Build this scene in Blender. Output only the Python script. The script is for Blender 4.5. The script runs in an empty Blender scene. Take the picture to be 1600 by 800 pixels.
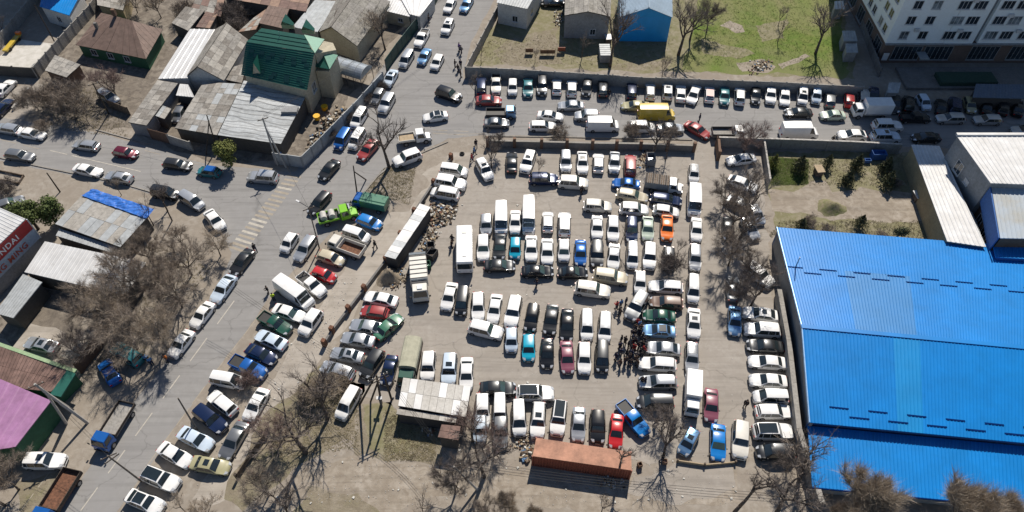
import bpy, bmesh, math, random
from mathutils import Vector, Matrix
random.seed(7)
S = bpy.context.scene
C = bpy.data.collections.new("place"); S.collection.children.link(C)
# ---------------------------------------------------------------- camera
F, U0, V0, H0 = 1150.0, 800.0, 400.0, 83.0
DEP = math.radians(51.0)
SD, CD = math.sin(DEP), math.cos(DEP)
cam = bpy.data.cameras.new("camera"); cam.sensor_width = 36; cam.lens = 36*F/1600
cam.clip_start = 1; cam.clip_end = 3000
co = bpy.data.objects.new("camera", cam); S.collection.objects.link(co)
co.location = (0, 0, H0); co.rotation_euler = (math.pi/2-DEP, 0, 0); S.camera = co
# ---------------------------------------------------------------- light
SUN_EL, SUN_AZ = math.radians(48), math.radians(13)      # sun stands north, a little east
w = bpy.data.worlds.new("World"); S.world = w; w.use_nodes = True
nt = w.node_tree; bg = nt.nodes["Background"]
sky = nt.nodes.new("ShaderNodeTexSky"); sky.sky_type = 'NISHITA'; sky.sun_disc = False
sky.sun_elevation = SUN_EL; sky.sun_rotation = SUN_AZ; sky.altitude = 800; sky.air_density = 1.0; sky.dust_density = .1; sky.ozone_density = 2.5
nt.links.new(sky.outputs[0], bg.inputs[0]); bg.inputs[1].default_value = .07
sl = bpy.data.lights.new("sun", 'SUN'); sl.energy = 5.0; sl.angle = math.radians(.5); sl.color = (1, .92, .81)
so = bpy.data.objects.new("sun", sl); S.collection.objects.link(so)
sdir = Vector((math.sin(SUN_AZ)*math.cos(SUN_EL), math.cos(SUN_AZ)*math.cos(SUN_EL), math.sin(SUN_EL)))
so.rotation_euler = sdir.to_track_quat('Z', 'Y').to_euler(); so.location = (0, 0, 150)
S.view_settings.view_transform = 'Standard'; S.view_settings.look = 'None'
S.view_settings.exposure = 0.24; S.view_settings.gamma = 1
S.render.engine = 'CYCLES'; S.cycles.max_bounces = 5; S.cycles.diffuse_bounces = 3

def G(px, py, z=0.0):
    "a point of the place at height z, from a position measured in the photograph"
    u, v = px-U0, py-V0
    t = (H0-z)/(F*SD+v*CD)
    return Vector((u*t, (F*CD-v*SD)*t, z))
def g2(px, py): p = G(px, py); return (p.x, p.y)
def heading(px, py, ang, z=.7):
    a = G(px, py, z); b = G(px+6*math.cos(math.radians(ang)), py-6*math.sin(math.radians(ang)), z)
    return math.atan2(b.y-a.y, b.x-a.x)
# ---------------------------------------------------------------- materials
M = {}
def mat(name, col, rough=.7, metal=0, coat=0, var=.12, scale=3.0, bump=0, bscale=8, col2=None, wave=None, spec=.5, stain=0):
    m = bpy.data.materials.new(name); m.use_nodes = True; t = m.node_tree; N = t.nodes; L = t.links
    b = N["Principled BSDF"]; b.inputs["Roughness"].default_value = rough; b.inputs["Metallic"].default_value = metal
    b.inputs["Coat Weight"].default_value = coat; b.inputs["Coat Roughness"].default_value = .08
    b.inputs["Specular IOR Level"].default_value = spec
    geo = N.new("ShaderNodeNewGeometry"); pos = geo.outputs["Position"]
    c1 = col; c2 = col2 or tuple(max(0, x*(1-var*2.2)) for x in col)
    no = N.new("ShaderNodeTexNoise"); no.inputs["Scale"].default_value = scale; no.inputs["Detail"].default_value = 6
    no.inputs["Roughness"].default_value = .65; L.new(pos, no.inputs["Vector"])
    rp = N.new("ShaderNodeValToRGB"); rp.color_ramp.elements[0].position = .35; rp.color_ramp.elements[1].position = .65
    rp.color_ramp.elements[0].color = (*c2, 1); rp.color_ramp.elements[1].color = (*c1, 1)
    L.new(no.outputs["Fac"], rp.inputs[0]); out = rp.outputs[0]
    if stain:
        n2 = N.new("ShaderNodeTexNoise"); n2.inputs["Scale"].default_value = .35; n2.inputs["Detail"].default_value = 8; n2.inputs["Roughness"].default_value = .7
        L.new(pos, n2.inputs["Vector"])
        r2 = N.new("ShaderNodeValToRGB"); r2.color_ramp.elements[0].position = .3; r2.color_ramp.elements[1].position = .7
        k = 1-stain; r2.color_ramp.elements[0].color = (k, k*.98, k*.95, 1); r2.color_ramp.elements[1].color = (1, 1, 1, 1)
        L.new(n2.outputs["Fac"], r2.inputs[0])
        mx = N.new("ShaderNodeMix"); mx.data_type = 'RGBA'; mx.blend_type = 'MULTIPLY'; mx.inputs[0].default_value = 1
        L.new(out, mx.inputs[6]); L.new(r2.outputs[0], mx.inputs[7]); out = mx.outputs[2]
    L.new(out, b.inputs["Base Color"])
    if bump:
        n3 = N.new("ShaderNodeTexNoise"); n3.inputs["Scale"].default_value = bscale; n3.inputs["Detail"].default_value = 8
        L.new(pos, n3.inputs["Vector"]); bp = N.new("ShaderNodeBump"); bp.inputs["Strength"].default_value = bump
        bp.inputs["Distance"].default_value = .15; L.new(n3.outputs["Fac"], bp.inputs["Height"]); L.new(bp.outputs[0], b.inputs["Normal"])
    M[name] = m
    return m
def ground_mat(name, cols, scales, bump=.5, rough=.95, thr=(.38, .62), tracks=None, cracks=0):
    "layers of noise mixed over one another: cols[0] base, then each following colour masked by noise"
    m = bpy.data.materials.new(name); m.use_nodes = True; t = m.node_tree; N = t.nodes; L = t.links
    b = N["Principled BSDF"]; b.inputs["Roughness"].default_value = rough; b.inputs["Specular IOR Level"].default_value = .2
    pos = N.new("ShaderNodeNewGeometry").outputs["Position"]
    cur = None
    for i, c in enumerate(cols):
        c = (c[0], c[1]*1.02, c[2]*1.05)
        if i == 0:
            rgb = N.new("ShaderNodeRGB"); rgb.outputs[0].default_value = (*c, 1); cur = rgb.outputs[0]; continue
        mp = N.new("ShaderNodeMapping"); mp.inputs["Location"].default_value = (i*31.7, i*17.3, 0); L.new(pos, mp.inputs["Vector"])
        n = N.new("ShaderNodeTexNoise"); n.inputs["Scale"].default_value = scales[i-1]; n.inputs["Detail"].default_value = 9
        n.inputs["Roughness"].default_value = .62; n.inputs["Distortion"].default_value = .6; L.new(mp.outputs[0], n.inputs["Vector"])
        r = N.new("ShaderNodeValToRGB"); r.color_ramp.elements[0].position = thr[0]; r.color_ramp.elements[1].position = thr[1]
        L.new(n.outputs["Fac"], r.inputs[0])
        mx = N.new("ShaderNodeMix"); mx.data_type = 'RGBA'; L.new(r.outputs[0], mx.inputs[0]); L.new(cur, mx.inputs[6])
        mx.inputs[7].default_value = (*c, 1); cur = mx.outputs[2]
    def dark(fac, k):
        nonlocal cur
        mx = N.new("ShaderNodeMix"); mx.data_type = 'RGBA'; mx.blend_type = 'MULTIPLY'; L.new(fac, mx.inputs[0]); L.new(cur, mx.inputs[6]); mx.inputs[7].default_value = (k, k, k, 1); cur = mx.outputs[2]
    if tracks is not None:                        # wheel polish and drag marks, stretched along the lane
        for sc, k, sh in ((.9, .87, 3.1), (2.6, .90, 9.7)):
            mp = N.new("ShaderNodeMapping"); mp.inputs["Rotation"].default_value = (0, 0, tracks); mp.inputs["Scale"].default_value = (.05, 1, 1); mp.inputs["Location"].default_value = (sh, sh, 0); L.new(pos, mp.inputs["Vector"])
            n = N.new("ShaderNodeTexNoise"); n.inputs["Scale"].default_value = sc; n.inputs["Detail"].default_value = 4; L.new(mp.outputs[0], n.inputs["Vector"])
            r = N.new("ShaderNodeValToRGB"); r.color_ramp.elements[0].position = .52; r.color_ramp.elements[1].position = .66; L.new(n.outputs["Fac"], r.inputs[0]); dark(r.outputs[0], k)
    if cracks:                                    # oil spots, then a net of fine cracks
        n = N.new("ShaderNodeTexNoise"); n.inputs["Scale"].default_value = .45; n.inputs["Detail"].default_value = 7; n.inputs["Roughness"].default_value = .7; L.new(pos, n.inputs["Vector"])
        r = N.new("ShaderNodeValToRGB"); r.color_ramp.elements[0].position = .62; r.color_ramp.elements[1].position = .74; L.new(n.outputs["Fac"], r.inputs[0]); dark(r.outputs[0], .66)
        nd = N.new("ShaderNodeTexNoise"); nd.inputs["Scale"].default_value = .5; nd.inputs["Detail"].default_value = 5; L.new(pos, nd.inputs["Vector"])
        ad = N.new("ShaderNodeVectorMath"); ad.operation = 'MULTIPLY_ADD'; L.new(nd.outputs["Color"], ad.inputs[0]); ad.inputs[1].default_value = (3, 3, 0); L.new(pos, ad.inputs[2])
        v = N.new("ShaderNodeTexVoronoi"); v.feature = 'DISTANCE_TO_EDGE'; v.inputs["Scale"].default_value = .085; L.new(ad.outputs[0], v.inputs["Vector"])
        r = N.new("ShaderNodeValToRGB"); r.color_ramp.elements[0].position = .002; r.color_ramp.elements[0].color = (1, 1, 1, 1); r.color_ramp.elements[1].position = .006; r.color_ramp.elements[1].color = (0, 0, 0, 1)
        L.new(v.outputs["Distance"], r.inputs[0]); dark(r.outputs[0], cracks)
    L.new(cur, b.inputs["Base Color"])
    n3 = N.new("ShaderNodeTexNoise"); n3.inputs["Scale"].default_value = 3.5; n3.inputs["Detail"].default_value = 10; n3.inputs["Roughness"].default_value = .75
    L.new(pos, n3.inputs["Vector"]); bp = N.new("ShaderNodeBump"); bp.inputs["Strength"].default_value = bump; bp.inputs["Distance"].default_value = .12
    L.new(n3.outputs["Fac"], bp.inputs["Height"]); L.new(bp.outputs[0], b.inputs["Normal"])
    M[name] = m; return m
ground_mat('dirt', [(.28, .24, .195), (.235, .198, .16), (.32, .285, .24), (.245, .21, .17)], [.1, .3, 1.2], bump=.25)
ground_mat('lot', [(.315, .28, .24), (.28, .25, .212), (.345, .312, .272), (.295, .262, .225)], [.07, .22, 1.3], bump=.12, tracks=1.2, cracks=.8)
ground_mat('asphalt', [(.255, .245, .235), (.235, .226, .216), (.275, .265, .252), (.248, .238, .226)], [.045, .16, 1.2], bump=.06, tracks=2.2, cracks=.78)
ground_mat('path', [(.35, .31, .26), (.31, .272, .228), (.385, .345, .295)], [.12, .5], bump=.12, tracks=.05, cracks=.9)
ground_mat('lawn', [(.125, .175, .035), (.155, .175, .05), (.10, .15, .028), (.20, .19, .09)], [.09, .4, .05], bump=.9, thr=(.42, .6))
ground_mat('drygrass', [(.235, .20, .145), (.17, .16, .075), (.28, .24, .185), (.20, .168, .12)], [.13, .5, 1.1], bump=.9)
ground_mat('lawn_thin', [(.235, .205, .14), (.17, .17, .075), (.27, .235, .17), (.18, .165, .09)], [.3, .5, 1.1], bump=.5)
ground_mat('yard_soil', [(.20, .17, .135), (.26, .225, .185), (.13, .11, .09)], [.15, .9], bump=.8)
ground_mat('track_dirt', [(.32, .275, .22), (.27, .228, .178), (.36, .315, .26), (.245, .205, .16)], [.1, .28, 1.1], bump=.35, tracks=.08)
ground_mat('mound', [(.17, .16, .085), (.11, .13, .04), (.22, .19, .12)], [.5, 1.3], bump=.8)
ground_mat('concrete_ground', [(.50, .475, .42), (.42, .395, .345), (.56, .53, .48)], [.2, .9], bump=.2)
ground_mat('snow', [(.6, .58, .55), (.42, .4, .37)], [.8], bump=.9)
for n, c, r in [('white', (.80, .80, .79), .3), ('offwhite', (.66, .64, .58), .35), ('silver', (.50, .52, .54), .28), ('grey', (.23, .24, .25), .3),
                ('dark grey', (.045, .048, .052), .3), ('black', (.012, .013, .015), .22), ('navy', (.012, .025, .075), .25),
                ('blue', (.015, .12, .42), .28), ('bright blue', (.01, .19, .56), .28), ('light blue', (.20, .38, .62), .3), ('teal', (.02, .16, .19), .35), ('cyan', (.01, .36, .52), .3),
                ('red', (.50, .02, .025), .3), ('dull red', (.33, .045, .045), .35), ('burgundy', (.13, .012, .03), .3), ('plum', (.22, .065, .10), .35), ('dark green', (.01, .075, .05), .3),
                ('green', (.06, .19, .12), .35), ('pale green', (.42, .50, .42), .35), ('orange', (.85, .20, .03), .3), ('yellow', (.56, .40, .05), .35),
                ('beige', (.48, .43, .32), .35), ('olive', (.36, .34, .20), .35), ('lime', (.20, .52, .02), .3), ('brown', (.17, .11, .085), .4), ('ice blue', (.55, .65, .76), .3)]:
    mt = .55 if n in ('silver', 'grey', 'dark grey', 'light blue') else (.25 if n in ('navy', 'blue', 'burgundy') else 0)
    mat('paint '+n, c, r, mt, .3, var=.05, scale=1.3)
mat('glass', (.018, .026, .03), .12, 0, .3, var=.1, spec=.8); mat('glass_green', (.05, .085, .08), .15, 0, .3, var=.1, spec=.8)
mat('curtain', (.28, .33, .36), .3, var=.4, scale=.8); mat('glass_house', (.03, .045, .06), .12, 0, .2, var=.3, scale=.6, spec=.8)
mat('tyre', (.018, .018, .018), .85); mat('rim', (.35, .35, .36), .4, .7); mat('black_plastic', (.02, .02, .02), .6)
mat('lamp_clear', (.7, .72, .74), .15, .3); mat('lamp_red', (.35, .01, .01), .25); mat('plate', (.7, .7, .68), .5)
mat('chassis', (.05, .05, .055), .7); mat('skin', (.45, .27, .19), .6); mat('hair', (.02, .015, .012), .7)
for n, c in [('black', (.015, .015, .018)), ('navy', (.02, .03, .07)), ('grey', (.14, .14, .15)), ('red', (.4, .03, .03)), ('white', (.6, .6, .6)), ('brown', (.1, .06, .04)), ('hivis', (.55, .75, .03)), ('orange', (.75, .2, .03)), ('purple', (.17, .09, .3)), ('blue', (.1, .25, .5))]:
    mat('cloth '+n, c, .9)
mat('concrete', (.40, .385, .36), .9, bump=.3, bscale=3, stain=.35); mat('concrete_dark', (.22, .215, .21), .9, bump=.4, stain=.35)
mat('wall_white', (.62, .62, .60), .85, stain=.2); mat('wall_grey', (.33, .34, .35), .85, stain=.3); mat('wall_blue', (.05, .15, .42), .8, stain=.2)
mat('wall_green', (.03, .13, .07), .8, stain=.25); mat('wall_tan', (.42, .34, .20), .85, bump=.3, stain=.3); mat('wall_cream', (.55, .50, .38), .85, stain=.25)
mat('wall_brown', (.20, .12, .08), .85, stain=.3); mat('wall_dark', (.09, .085, .08), .9, stain=.2)
mat('tower_wall', (.80, .85, .86), .85, var=.03, stain=.08); mat('tower_base', (.17, .12, .10), .8, stain=.3)
mat('roof_blue_light', (.015, .34, .80), .42, .05, 0, var=.06, scale=.3, stain=.10); mat('roof_blue', (.002, .215, .62), .36, 0, 0, var=.06, scale=.3, stain=.12, spec=.35)
mat('roof_blue_old', (.03, .205, .50), .42, 0, 0, var=.03, scale=.3, stain=.1, spec=.3); mat('roof_blue_teal', (.002, .23, .56), .36, 0, 0, var=.06, scale=.3)
mat('slit', (.003, .025, .13), 1, spec=.05); mat('gutter', (.30, .5, .75), .4, .3)
mat('roof_white', (.64, .65, .66), .5, .1, var=.06, scale=.8, stain=.18); mat('roof_pale', (.43, .46, .48), .6, .1, var=.12, scale=1.2, stain=.2)
mat('roof_rusty', (.38, .46, .55), .55, .05, scale=.16, col2=(.36, .36, .33)); mat('roof_grey', (.37, .355, .32), .9, var=.22, scale=1.6, bump=.4, stain=.3)
mat('slate_a', (.36, .345, .32), .9, var=.18, scale=2, bump=.3, stain=.25); mat('slate_b', (.28, .26, .235), .9, var=.2, scale=2, bump=.3, stain=.25); mat('slate_c', (.44, .42, .385), .9, var=.15, scale=2, bump=.3, stain=.25)
mat('roof_brown', (.20, .135, .11), .75, var=.15, scale=1.2, stain=.2); mat('roof_brown_light', (.36, .235, .17), .75, var=.18, scale=1.2, stain=.25)
mat('roof_green', (.010, .11, .085), .5, .1, var=.1, stain=.15); mat('roof_green_dark', (.008, .07, .065), .5, .1, var=.1, stain=.1)
mat('roof_pink', (.40, .195, .38), .6, var=.1, scale=.8, stain=.28); mat('roof_red_old', (.24, .15, .125), .8, var=.2, scale=1.6, stain=.3); mat('trim_green', (.30, .42, .24), .7)
mat('tarp', (.03, .17, .62), .5, var=.2, scale=2, bump=.8, bscale=1.5); mat('metal_galv', (.45, .50, .55), .35, .6, stain=.25)
mat('container_top', (.54, .27, .175), .7, var=.18, scale=.9, stain=.35, bump=.15); mat('container_side', (.34, .10, .06), .6, var=.15, stain=.2)
mat('wood', (.20, .15, .11), .9, var=.3, scale=4); mat('wood_dark', (.09, .07, .055), .9, var=.3, scale=4); mat('pole', (.22, .19, .16), .9, var=.25, scale=3); mat('planter', (.03, .07, .05), .9); mat('pole_concrete', (.42, .40, .37), .9)
mat('rust', (.20, .09, .05), .85, var=.3, scale=3); mat('paint_line', (.52, .49, .43), .9, var=.12, scale=1.8, stain=.12); mat('paint_line_worn', (.38, .34, .28), .95, var=.1, scale=1.5, stain=.12)
mat('bark', (.15, .12, .10), .95, var=.3, scale=6, bump=.6); mat('bark_dark', (.085, .07, .06), .95, var=.3, scale=6, bump=.6)
mat('twig', (.35, .29, .235), .95, var=.25, scale=1.5); mat('twig_tan', (.50, .42, .33), .95, var=.2, scale=1.5); mat('twig_dark', (.22, .185, .165), .95, var=.25, scale=1.5); mat('twig_red', (.29, .21, .185), .95, var=.25, scale=1.5)
mat('leaf', (.11, .15, .035), .8, var=.25, scale=2); mat('leaf_yellow', (.20, .22, .05), .8, var=.25, scale=2); mat('needle', (.13, .14, .065), .85, var=.3, scale=2)
mat('cloth_sheet', (.27, .225, .17), .9, var=.2, scale=2, bump=.6, bscale=1); mat('cardboard', (.42, .33, .22), .9); mat('rubbish_white', (.55, .54, .50), .8); mat('rubbish_blue', (.10, .2, .36), .8)
mat('yellow_plastic', (.85, .45, .01), .6); mat('sign_red', (.42, .025, .03), .5, stain=.1); mat('sign_pale', (.45, .52, .60), .5, stain=.1); mat('sign_letter_white', (.8, .8, .8), .5); mat('sign_letter_red', (.55, .10, .06), .5)
mat('wire', (.03, .03, .03), .7); mat('stone', (.5, .48, .45), .9, var=.25, scale=2); mat('kerb', (.34, .32, .29), .9, stain=.3)
# ---------------------------------------------------------------- object helpers
def wloc(o):
    v = Vector((0, 0, 0))
    while o: v += o.location; o = o.parent
    return v
def tag(o, label=None, cat=None, group=None, kind=None):
    if label: o['label'] = label
    if cat: o['category'] = cat
    if group: o['group'] = group
    if kind: o['kind'] = kind
    return o
def thing(name, label, cat, loc=(0, 0, 0), group=None):
    o = bpy.data.objects.new(name, None); o.empty_display_size = .3; C.objects.link(o); o.location = loc
    return tag(o, label, cat, group)
class MB:
    "collects solid pieces of ONE part"
    def __init__(s): s.v = []; s.f = []; s.m = []
    def add(s, vs, fs, mi=0):
        n = len(s.v); s.v += [tuple(v) for v in vs]; s.f += [tuple(i+n for i in f) for f in fs]; s.m += [mi]*len(fs); return s
    def box(s, c, d, rz=0, mi=0, taper=1.0):
        x, y, z = d[0]/2, d[1]/2, d[2]/2; cr, sr = math.cos(rz), math.sin(rz); vs = []
        for k, zz in ((1, -z), (taper, z)):
            for a, b in ((-x, -y), (x, -y), (x, y), (-x, y)):
                a *= k; b *= k; vs.append((c[0]+a*cr-b*sr, c[1]+a*sr+b*cr, c[2]+zz))
        return s.add(vs, [(3, 2, 1, 0), (4, 5, 6, 7), (0, 1, 5, 4), (1, 2, 6, 5), (2, 3, 7, 6), (3, 0, 4, 7)], mi)
    def hexa(s, b, t, mi=0):
        n = len(b); vs = list(b)+list(t)
        return s.add(vs, [tuple(reversed(range(n))), tuple(range(n, 2*n))]+[(i, (i+1) % n, n+(i+1) % n, n+i) for i in range(n)], mi)
    def slab(s, top, th, mi=0):
        return s.hexa([Vector(p)-Vector((0, 0, th)) for p in top], top, mi)
    def tube(s, p0, p1, r0, r1=None, n=6, mi=0):
        p0 = Vector(p0); p1 = Vector(p1); r1 = r0 if r1 is None else r1
        d = (p1-p0).normalized(); a = d.orthogonal().normalized(); b = d.cross(a); vs = []
        for p, r in ((p0, r0), (p1, r1)):
            for i in range(n): t = 2*math.pi*i/n; vs.append(p+a*r*math.cos(t)+b*r*math.sin(t))
        return s.add(vs, [tuple(reversed(range(n))), tuple(range(n, 2*n))]+[(i, (i+1) % n, n+(i+1) % n, n+i) for i in range(n)], mi)
    def build(s, name, m, parent=None, smooth=False, bevel=0):
        me = bpy.data.meshes.new(name); off = wloc(parent) if parent else Vector((0, 0, 0))
        me.from_pydata([tuple(Vector(v)-off) for v in s.v], [], s.f)
        for x in (m if isinstance(m, (list, tuple)) else [m]): me.materials.append(M[x])
        for p, i in zip(me.polygons, s.m): p.material_index = i; p.use_smooth = smooth
        if bevel:
            bm = bmesh.new(); bm.from_mesh(me); bmesh.ops.bevel(bm, geom=bm.edges[:], offset=bevel, segments=1, affect='EDGES'); bm.to_mesh(me); bm.free()
        me.validate(); me.update()
        o = bpy.data.objects.new(name, me); C.objects.link(o); o.parent = parent
        return o
def kids(o, table={}): return [c for c in o.children]
def copy_tree(root, loc=None, rz=None, parent=None):
    c = root.copy(); C.objects.link(c); c.parent = parent
    if loc is not None: c.location = loc
    if rz is not None: c.rotation_euler = (0, 0, rz)
    for ch in list(root.children): copy_tree(ch, parent=c)
    return c
def poly_sheet(name, pts, z, m, kind='structure', px=True, sub=False):
    me = bpy.data.meshes.new(name)
    P = [G(*p) for p in pts] if px else [Vector((p[0], p[1], 0)) for p in pts]
    jit = {'asphalt': .10, 'concrete_ground': .03}.get(m, .38); rr = random.Random(len(pts)+int(abs(P[0].x)*7)); Q = []
    for i in range(len(P)):                       # worn, uneven outline
        a, b = P[i], P[(i+1) % len(P)]; d = b-a; L = d.length; n = max(1, min(70, int(L/.9))); nn = Vector((-d.y, d.x, 0))/max(L, .01); ph = rr.uniform(0, 6)
        Q.append(a)
        for k in range(1, n): Q.append(a+d*(k/n)+nn*(rr.uniform(-jit, jit)*.5+jit*math.sin(k*.8+ph)*.8+jit*.9*math.sin(k*.23+ph*2))*min(1, L/8))
    P = Q
    bm = bmesh.new(); f = bm.faces.new([bm.verts.new((p.x, p.y, z)) for p in P]); f.normal_update()
    if f.normal.z < 0: bmesh.ops.reverse_faces(bm, faces=[f])
    bmesh.ops.triangulate(bm, faces=bm.faces[:]); bm.to_mesh(me); bm.free(); me.materials.append(M[m])
    o = bpy.data.objects.new(name, me); C.objects.link(o); o['kind'] = kind
    return o
# ---------------------------------------------------------------- cars
SPEC = {
 #            L    W     H    hood  trunk xwb   xwt   xrt    xrb  belt
 'sedan':    (4.6, 1.78, 1.44, .95, 1.02, 1.00, .28, -1.05, -1.62, .93),
 'coupe':    (4.6, 1.84, 1.42, .98, 1.06, 1.05, .15, -1.15, -1.95, .97),
 'hatchback':(3.9, 1.70, 1.52, .98, .98, 1.00, .38, -1.42, -1.80, .95),
 'estate':   (4.65,1.76, 1.50, .95, .95, 1.00, .32, -1.85, -2.18, .93),
 'SUV':      (4.65,1.88, 1.76, 1.10, 1.08, 1.02, .46, -1.88, -2.16, 1.07),
 'minivan':  (4.6, 1.74, 1.82, 1.06, 1.05, 1.42, .72, -1.98, -2.18, 1.02),
 'van':      (5.7, 2.02, 2.35, 1.25, 1.2, 2.15, 1.45, -2.66, -2.76, 1.30),
 'long van': (6.4, 2.02, 2.60, 1.25, 1.2, 2.50, 1.80, -3.02, -3.12, 1.35),
 'pickup':   (5.2, 1.82, 1.74, 1.08, 1.0, 1.05, .50, -.62, -.80, 1.02),
}
VAR = {'sedan': [(0,)*10, (.18, .02, -.02, -.03, -.02, .05, 0, -.08, -.10, -.02), (-.22, -.05, .02, .02, .03, -.08, -.06, .10, .14, .01), (.05, .04, .05, .03, .08, -.06, -.02, -.12, -.22, .03)],
 'SUV': [(0,)*10, (.2, .05, .10, .05, .05, -.08, -.04, -.10, -.10, .05), (-.3, -.06, -.06, -.04, -.03, -.02, -.04, .16, .16, -.03)],
 'hatchback': [(0,)*10, (.2, .04, -.03, -.02, 0, .02, 0, -.08, -.10, 0), (-.2, -.04, .08, .02, .02, .02, .04, .08, .10, .02)],
 'minivan': [(0,)*10, (-.2, -.02, .08, 0, 0, .02, .06, .08, .10, .03)], 'estate': [(0,)*10, (.12, .03, .04, .03, .03, -.04, -.04, -.06, -.06, .02)]}
def variant(kind, v): b = SPEC[kind]; d = VAR.get(kind, [(0,)*10])[v]; return tuple(x+y for x, y in zip(b, d))
def stations(sp):
    L, W, H, hh, th, xwb, xwt, xrt, xrb, belt = sp; a = L/2
    P = [(-a, .62, 0), (-a+.05, min(th-.08, .92), 0), (-a+.16, th-.02, 0)]
    if xrb > -a+.45: P += [((-a+.16+xrb)/2, th+.01, 0)]
    P += [(max(xrb, -a+.2), th, 0), ((xrb+xrt)/2, th+(H-.06-th)*.54, .5), (xrt, H-.05, 1), ((xrt*.6+xwt*.4), H, 1), ((xrt*.2+xwt*.8), H-.005, 1), (xwt, H-.05, 1),
          ((xwb+xwt)/2, hh+(H-.05-hh)*.54, .5), (xwb, hh, 0), ((xwb+a)/2, hh-.05, 0), (a-.28, hh-.14, 0), (a-.08, hh-.27, 0), (a, hh-.50, 0)]
    return P
def half_w(sp, x):
    s = min(1, abs(x)/(sp[0]/2)); k = .25 if x > 0 else .18
    if sp[0] > 5.5: k *= .6
    return sp[1]/2*(1-k*s**6)
def top_w(sp, x, g):
    w_ = half_w(sp, x); roof = .765 if sp[0] < 5.5 else .88
    return w_*(.90*(1-g)+roof*g)
def body_mesh(sp):
    P = stations(sp); mb = MB(); belt = sp[9]; nrow = 11
    for x, z, g in P:
        w_ = half_w(sp, x); tw = top_w(sp, x, g); e = 1 if abs(x) >= sp[0]/2-.001 else 0
        zb = min(belt, z-.05); lo = .24 if not e else .34
        half = [(w_*.94, lo), (w_, .46), (w_*.985, zb), (tw, z-.055 if g < .3 else z-.07), (tw*.62, z-.012), ]
        row = [(x, y, zz) for y, zz in half]+[(x, 0, z)]+[(x, -y, zz) for y, zz in reversed(half)]
        mb.v += row
    n = len(P)
    for i in range(n-1):
        for j in range(nrow-1):
            a = i*nrow+j; mb.f.append((a, a+nrow, a+nrow+1, a+1)); mb.m.append(0)
        a = i*nrow; mb.f.append((a+nrow-1, a+2*nrow-1, a+nrow, a)); mb.m.append(1)
    mb.f.append(tuple(range(nrow))); mb.m.append(0); mb.f.append(tuple(reversed(range((n-1)*nrow, n*nrow)))); mb.m.append(0)
    return mb
def finish_smooth(o, ang=38):
    me = o.data
    bm = bmesh.new(); bm.from_mesh(me); bmesh.ops.recalc_face_normals(bm, faces=bm.faces[:]); bm.to_mesh(me); bm.free()
    for p in me.polygons: p.use_smooth = True
    me.set_sharp_from_angle(angle=math.radians(ang)); return o
def screen(sp, x0, z0, x1, z1, g0, g1, out, inset=.93):
    "a pane bridging base (x0,z0) and top (x1,z1), standing 'out' proud of the body"
    mb = MB(); d = Vector((x1-x0, 0, z1-z0)).normalized(); nrm = Vector((-d.z, 0, d.x)) if out > 0 else Vector((-d.z, 0, d.x))
    if nrm.z < 0: nrm = -nrm
    o = nrm*.02; rows = []
    for t in (.06, .5, .95):
        x = x0+(x1-x0)*t; z = z0+(z1-z0)*t; g = g0+(g1-g0)*t; tw = top_w(sp, x, g)*inset
        if t == .5: z += .008
        rows.append([(x+o.x, y, z+o.z+dz) for y, dz in ((tw, -.052), (tw*.6, -.012), (0, 0), (-tw*.6, -.012), (-tw, -.052))])
    vs = [p for r in rows for p in r]; fs = []
    for i in range(2):
        for j in range(4): a = i*5+j; fs.append((a, a+1, a+6, a+5))
    return mb.add(vs, fs)
def side_pane(sp, s, xa, xb, xc, xd):
    "pane on side s: bottom xa..xb on the belt, top xc..xd at the roof edge"
    belt = sp[9]+.02; H = sp[2]-.13; mb = MB()
    def pt(x, z):
        t = (z-sp[9])/(sp[2]-.07-sp[9]); w_ = half_w(sp, x)*.985*(1-t)+top_w(sp, x, 1)*t
        return (x, s*(w_+.014), z)
    return mb.add([pt(xa, belt), pt(xb, belt), pt(xd, H), pt(xc, H)], [(0, 1, 2, 3)])
def wheel_mb(x, y, s, r=.33, wd=.2):
    mb = MB(); n = 14
    for rr, y0, y1, mi in ((r, y, y-s*wd, 0), (r*.62, y+s*.012, y-s*.02, 1)):
        vs = []
        for yy in (y0, y1):
            for i in range(n): t = 2*math.pi*i/n; vs.append((x+rr*math.cos(t), yy, r+rr*math.sin(t)))
        mb.add(vs, [tuple(range(n)), tuple(reversed(range(n, 2*n)))]+[(i, n+i, n+(i+1) % n, (i+1) % n) for i in range(n)], mi)
    return mb
PROTO = {}
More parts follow.
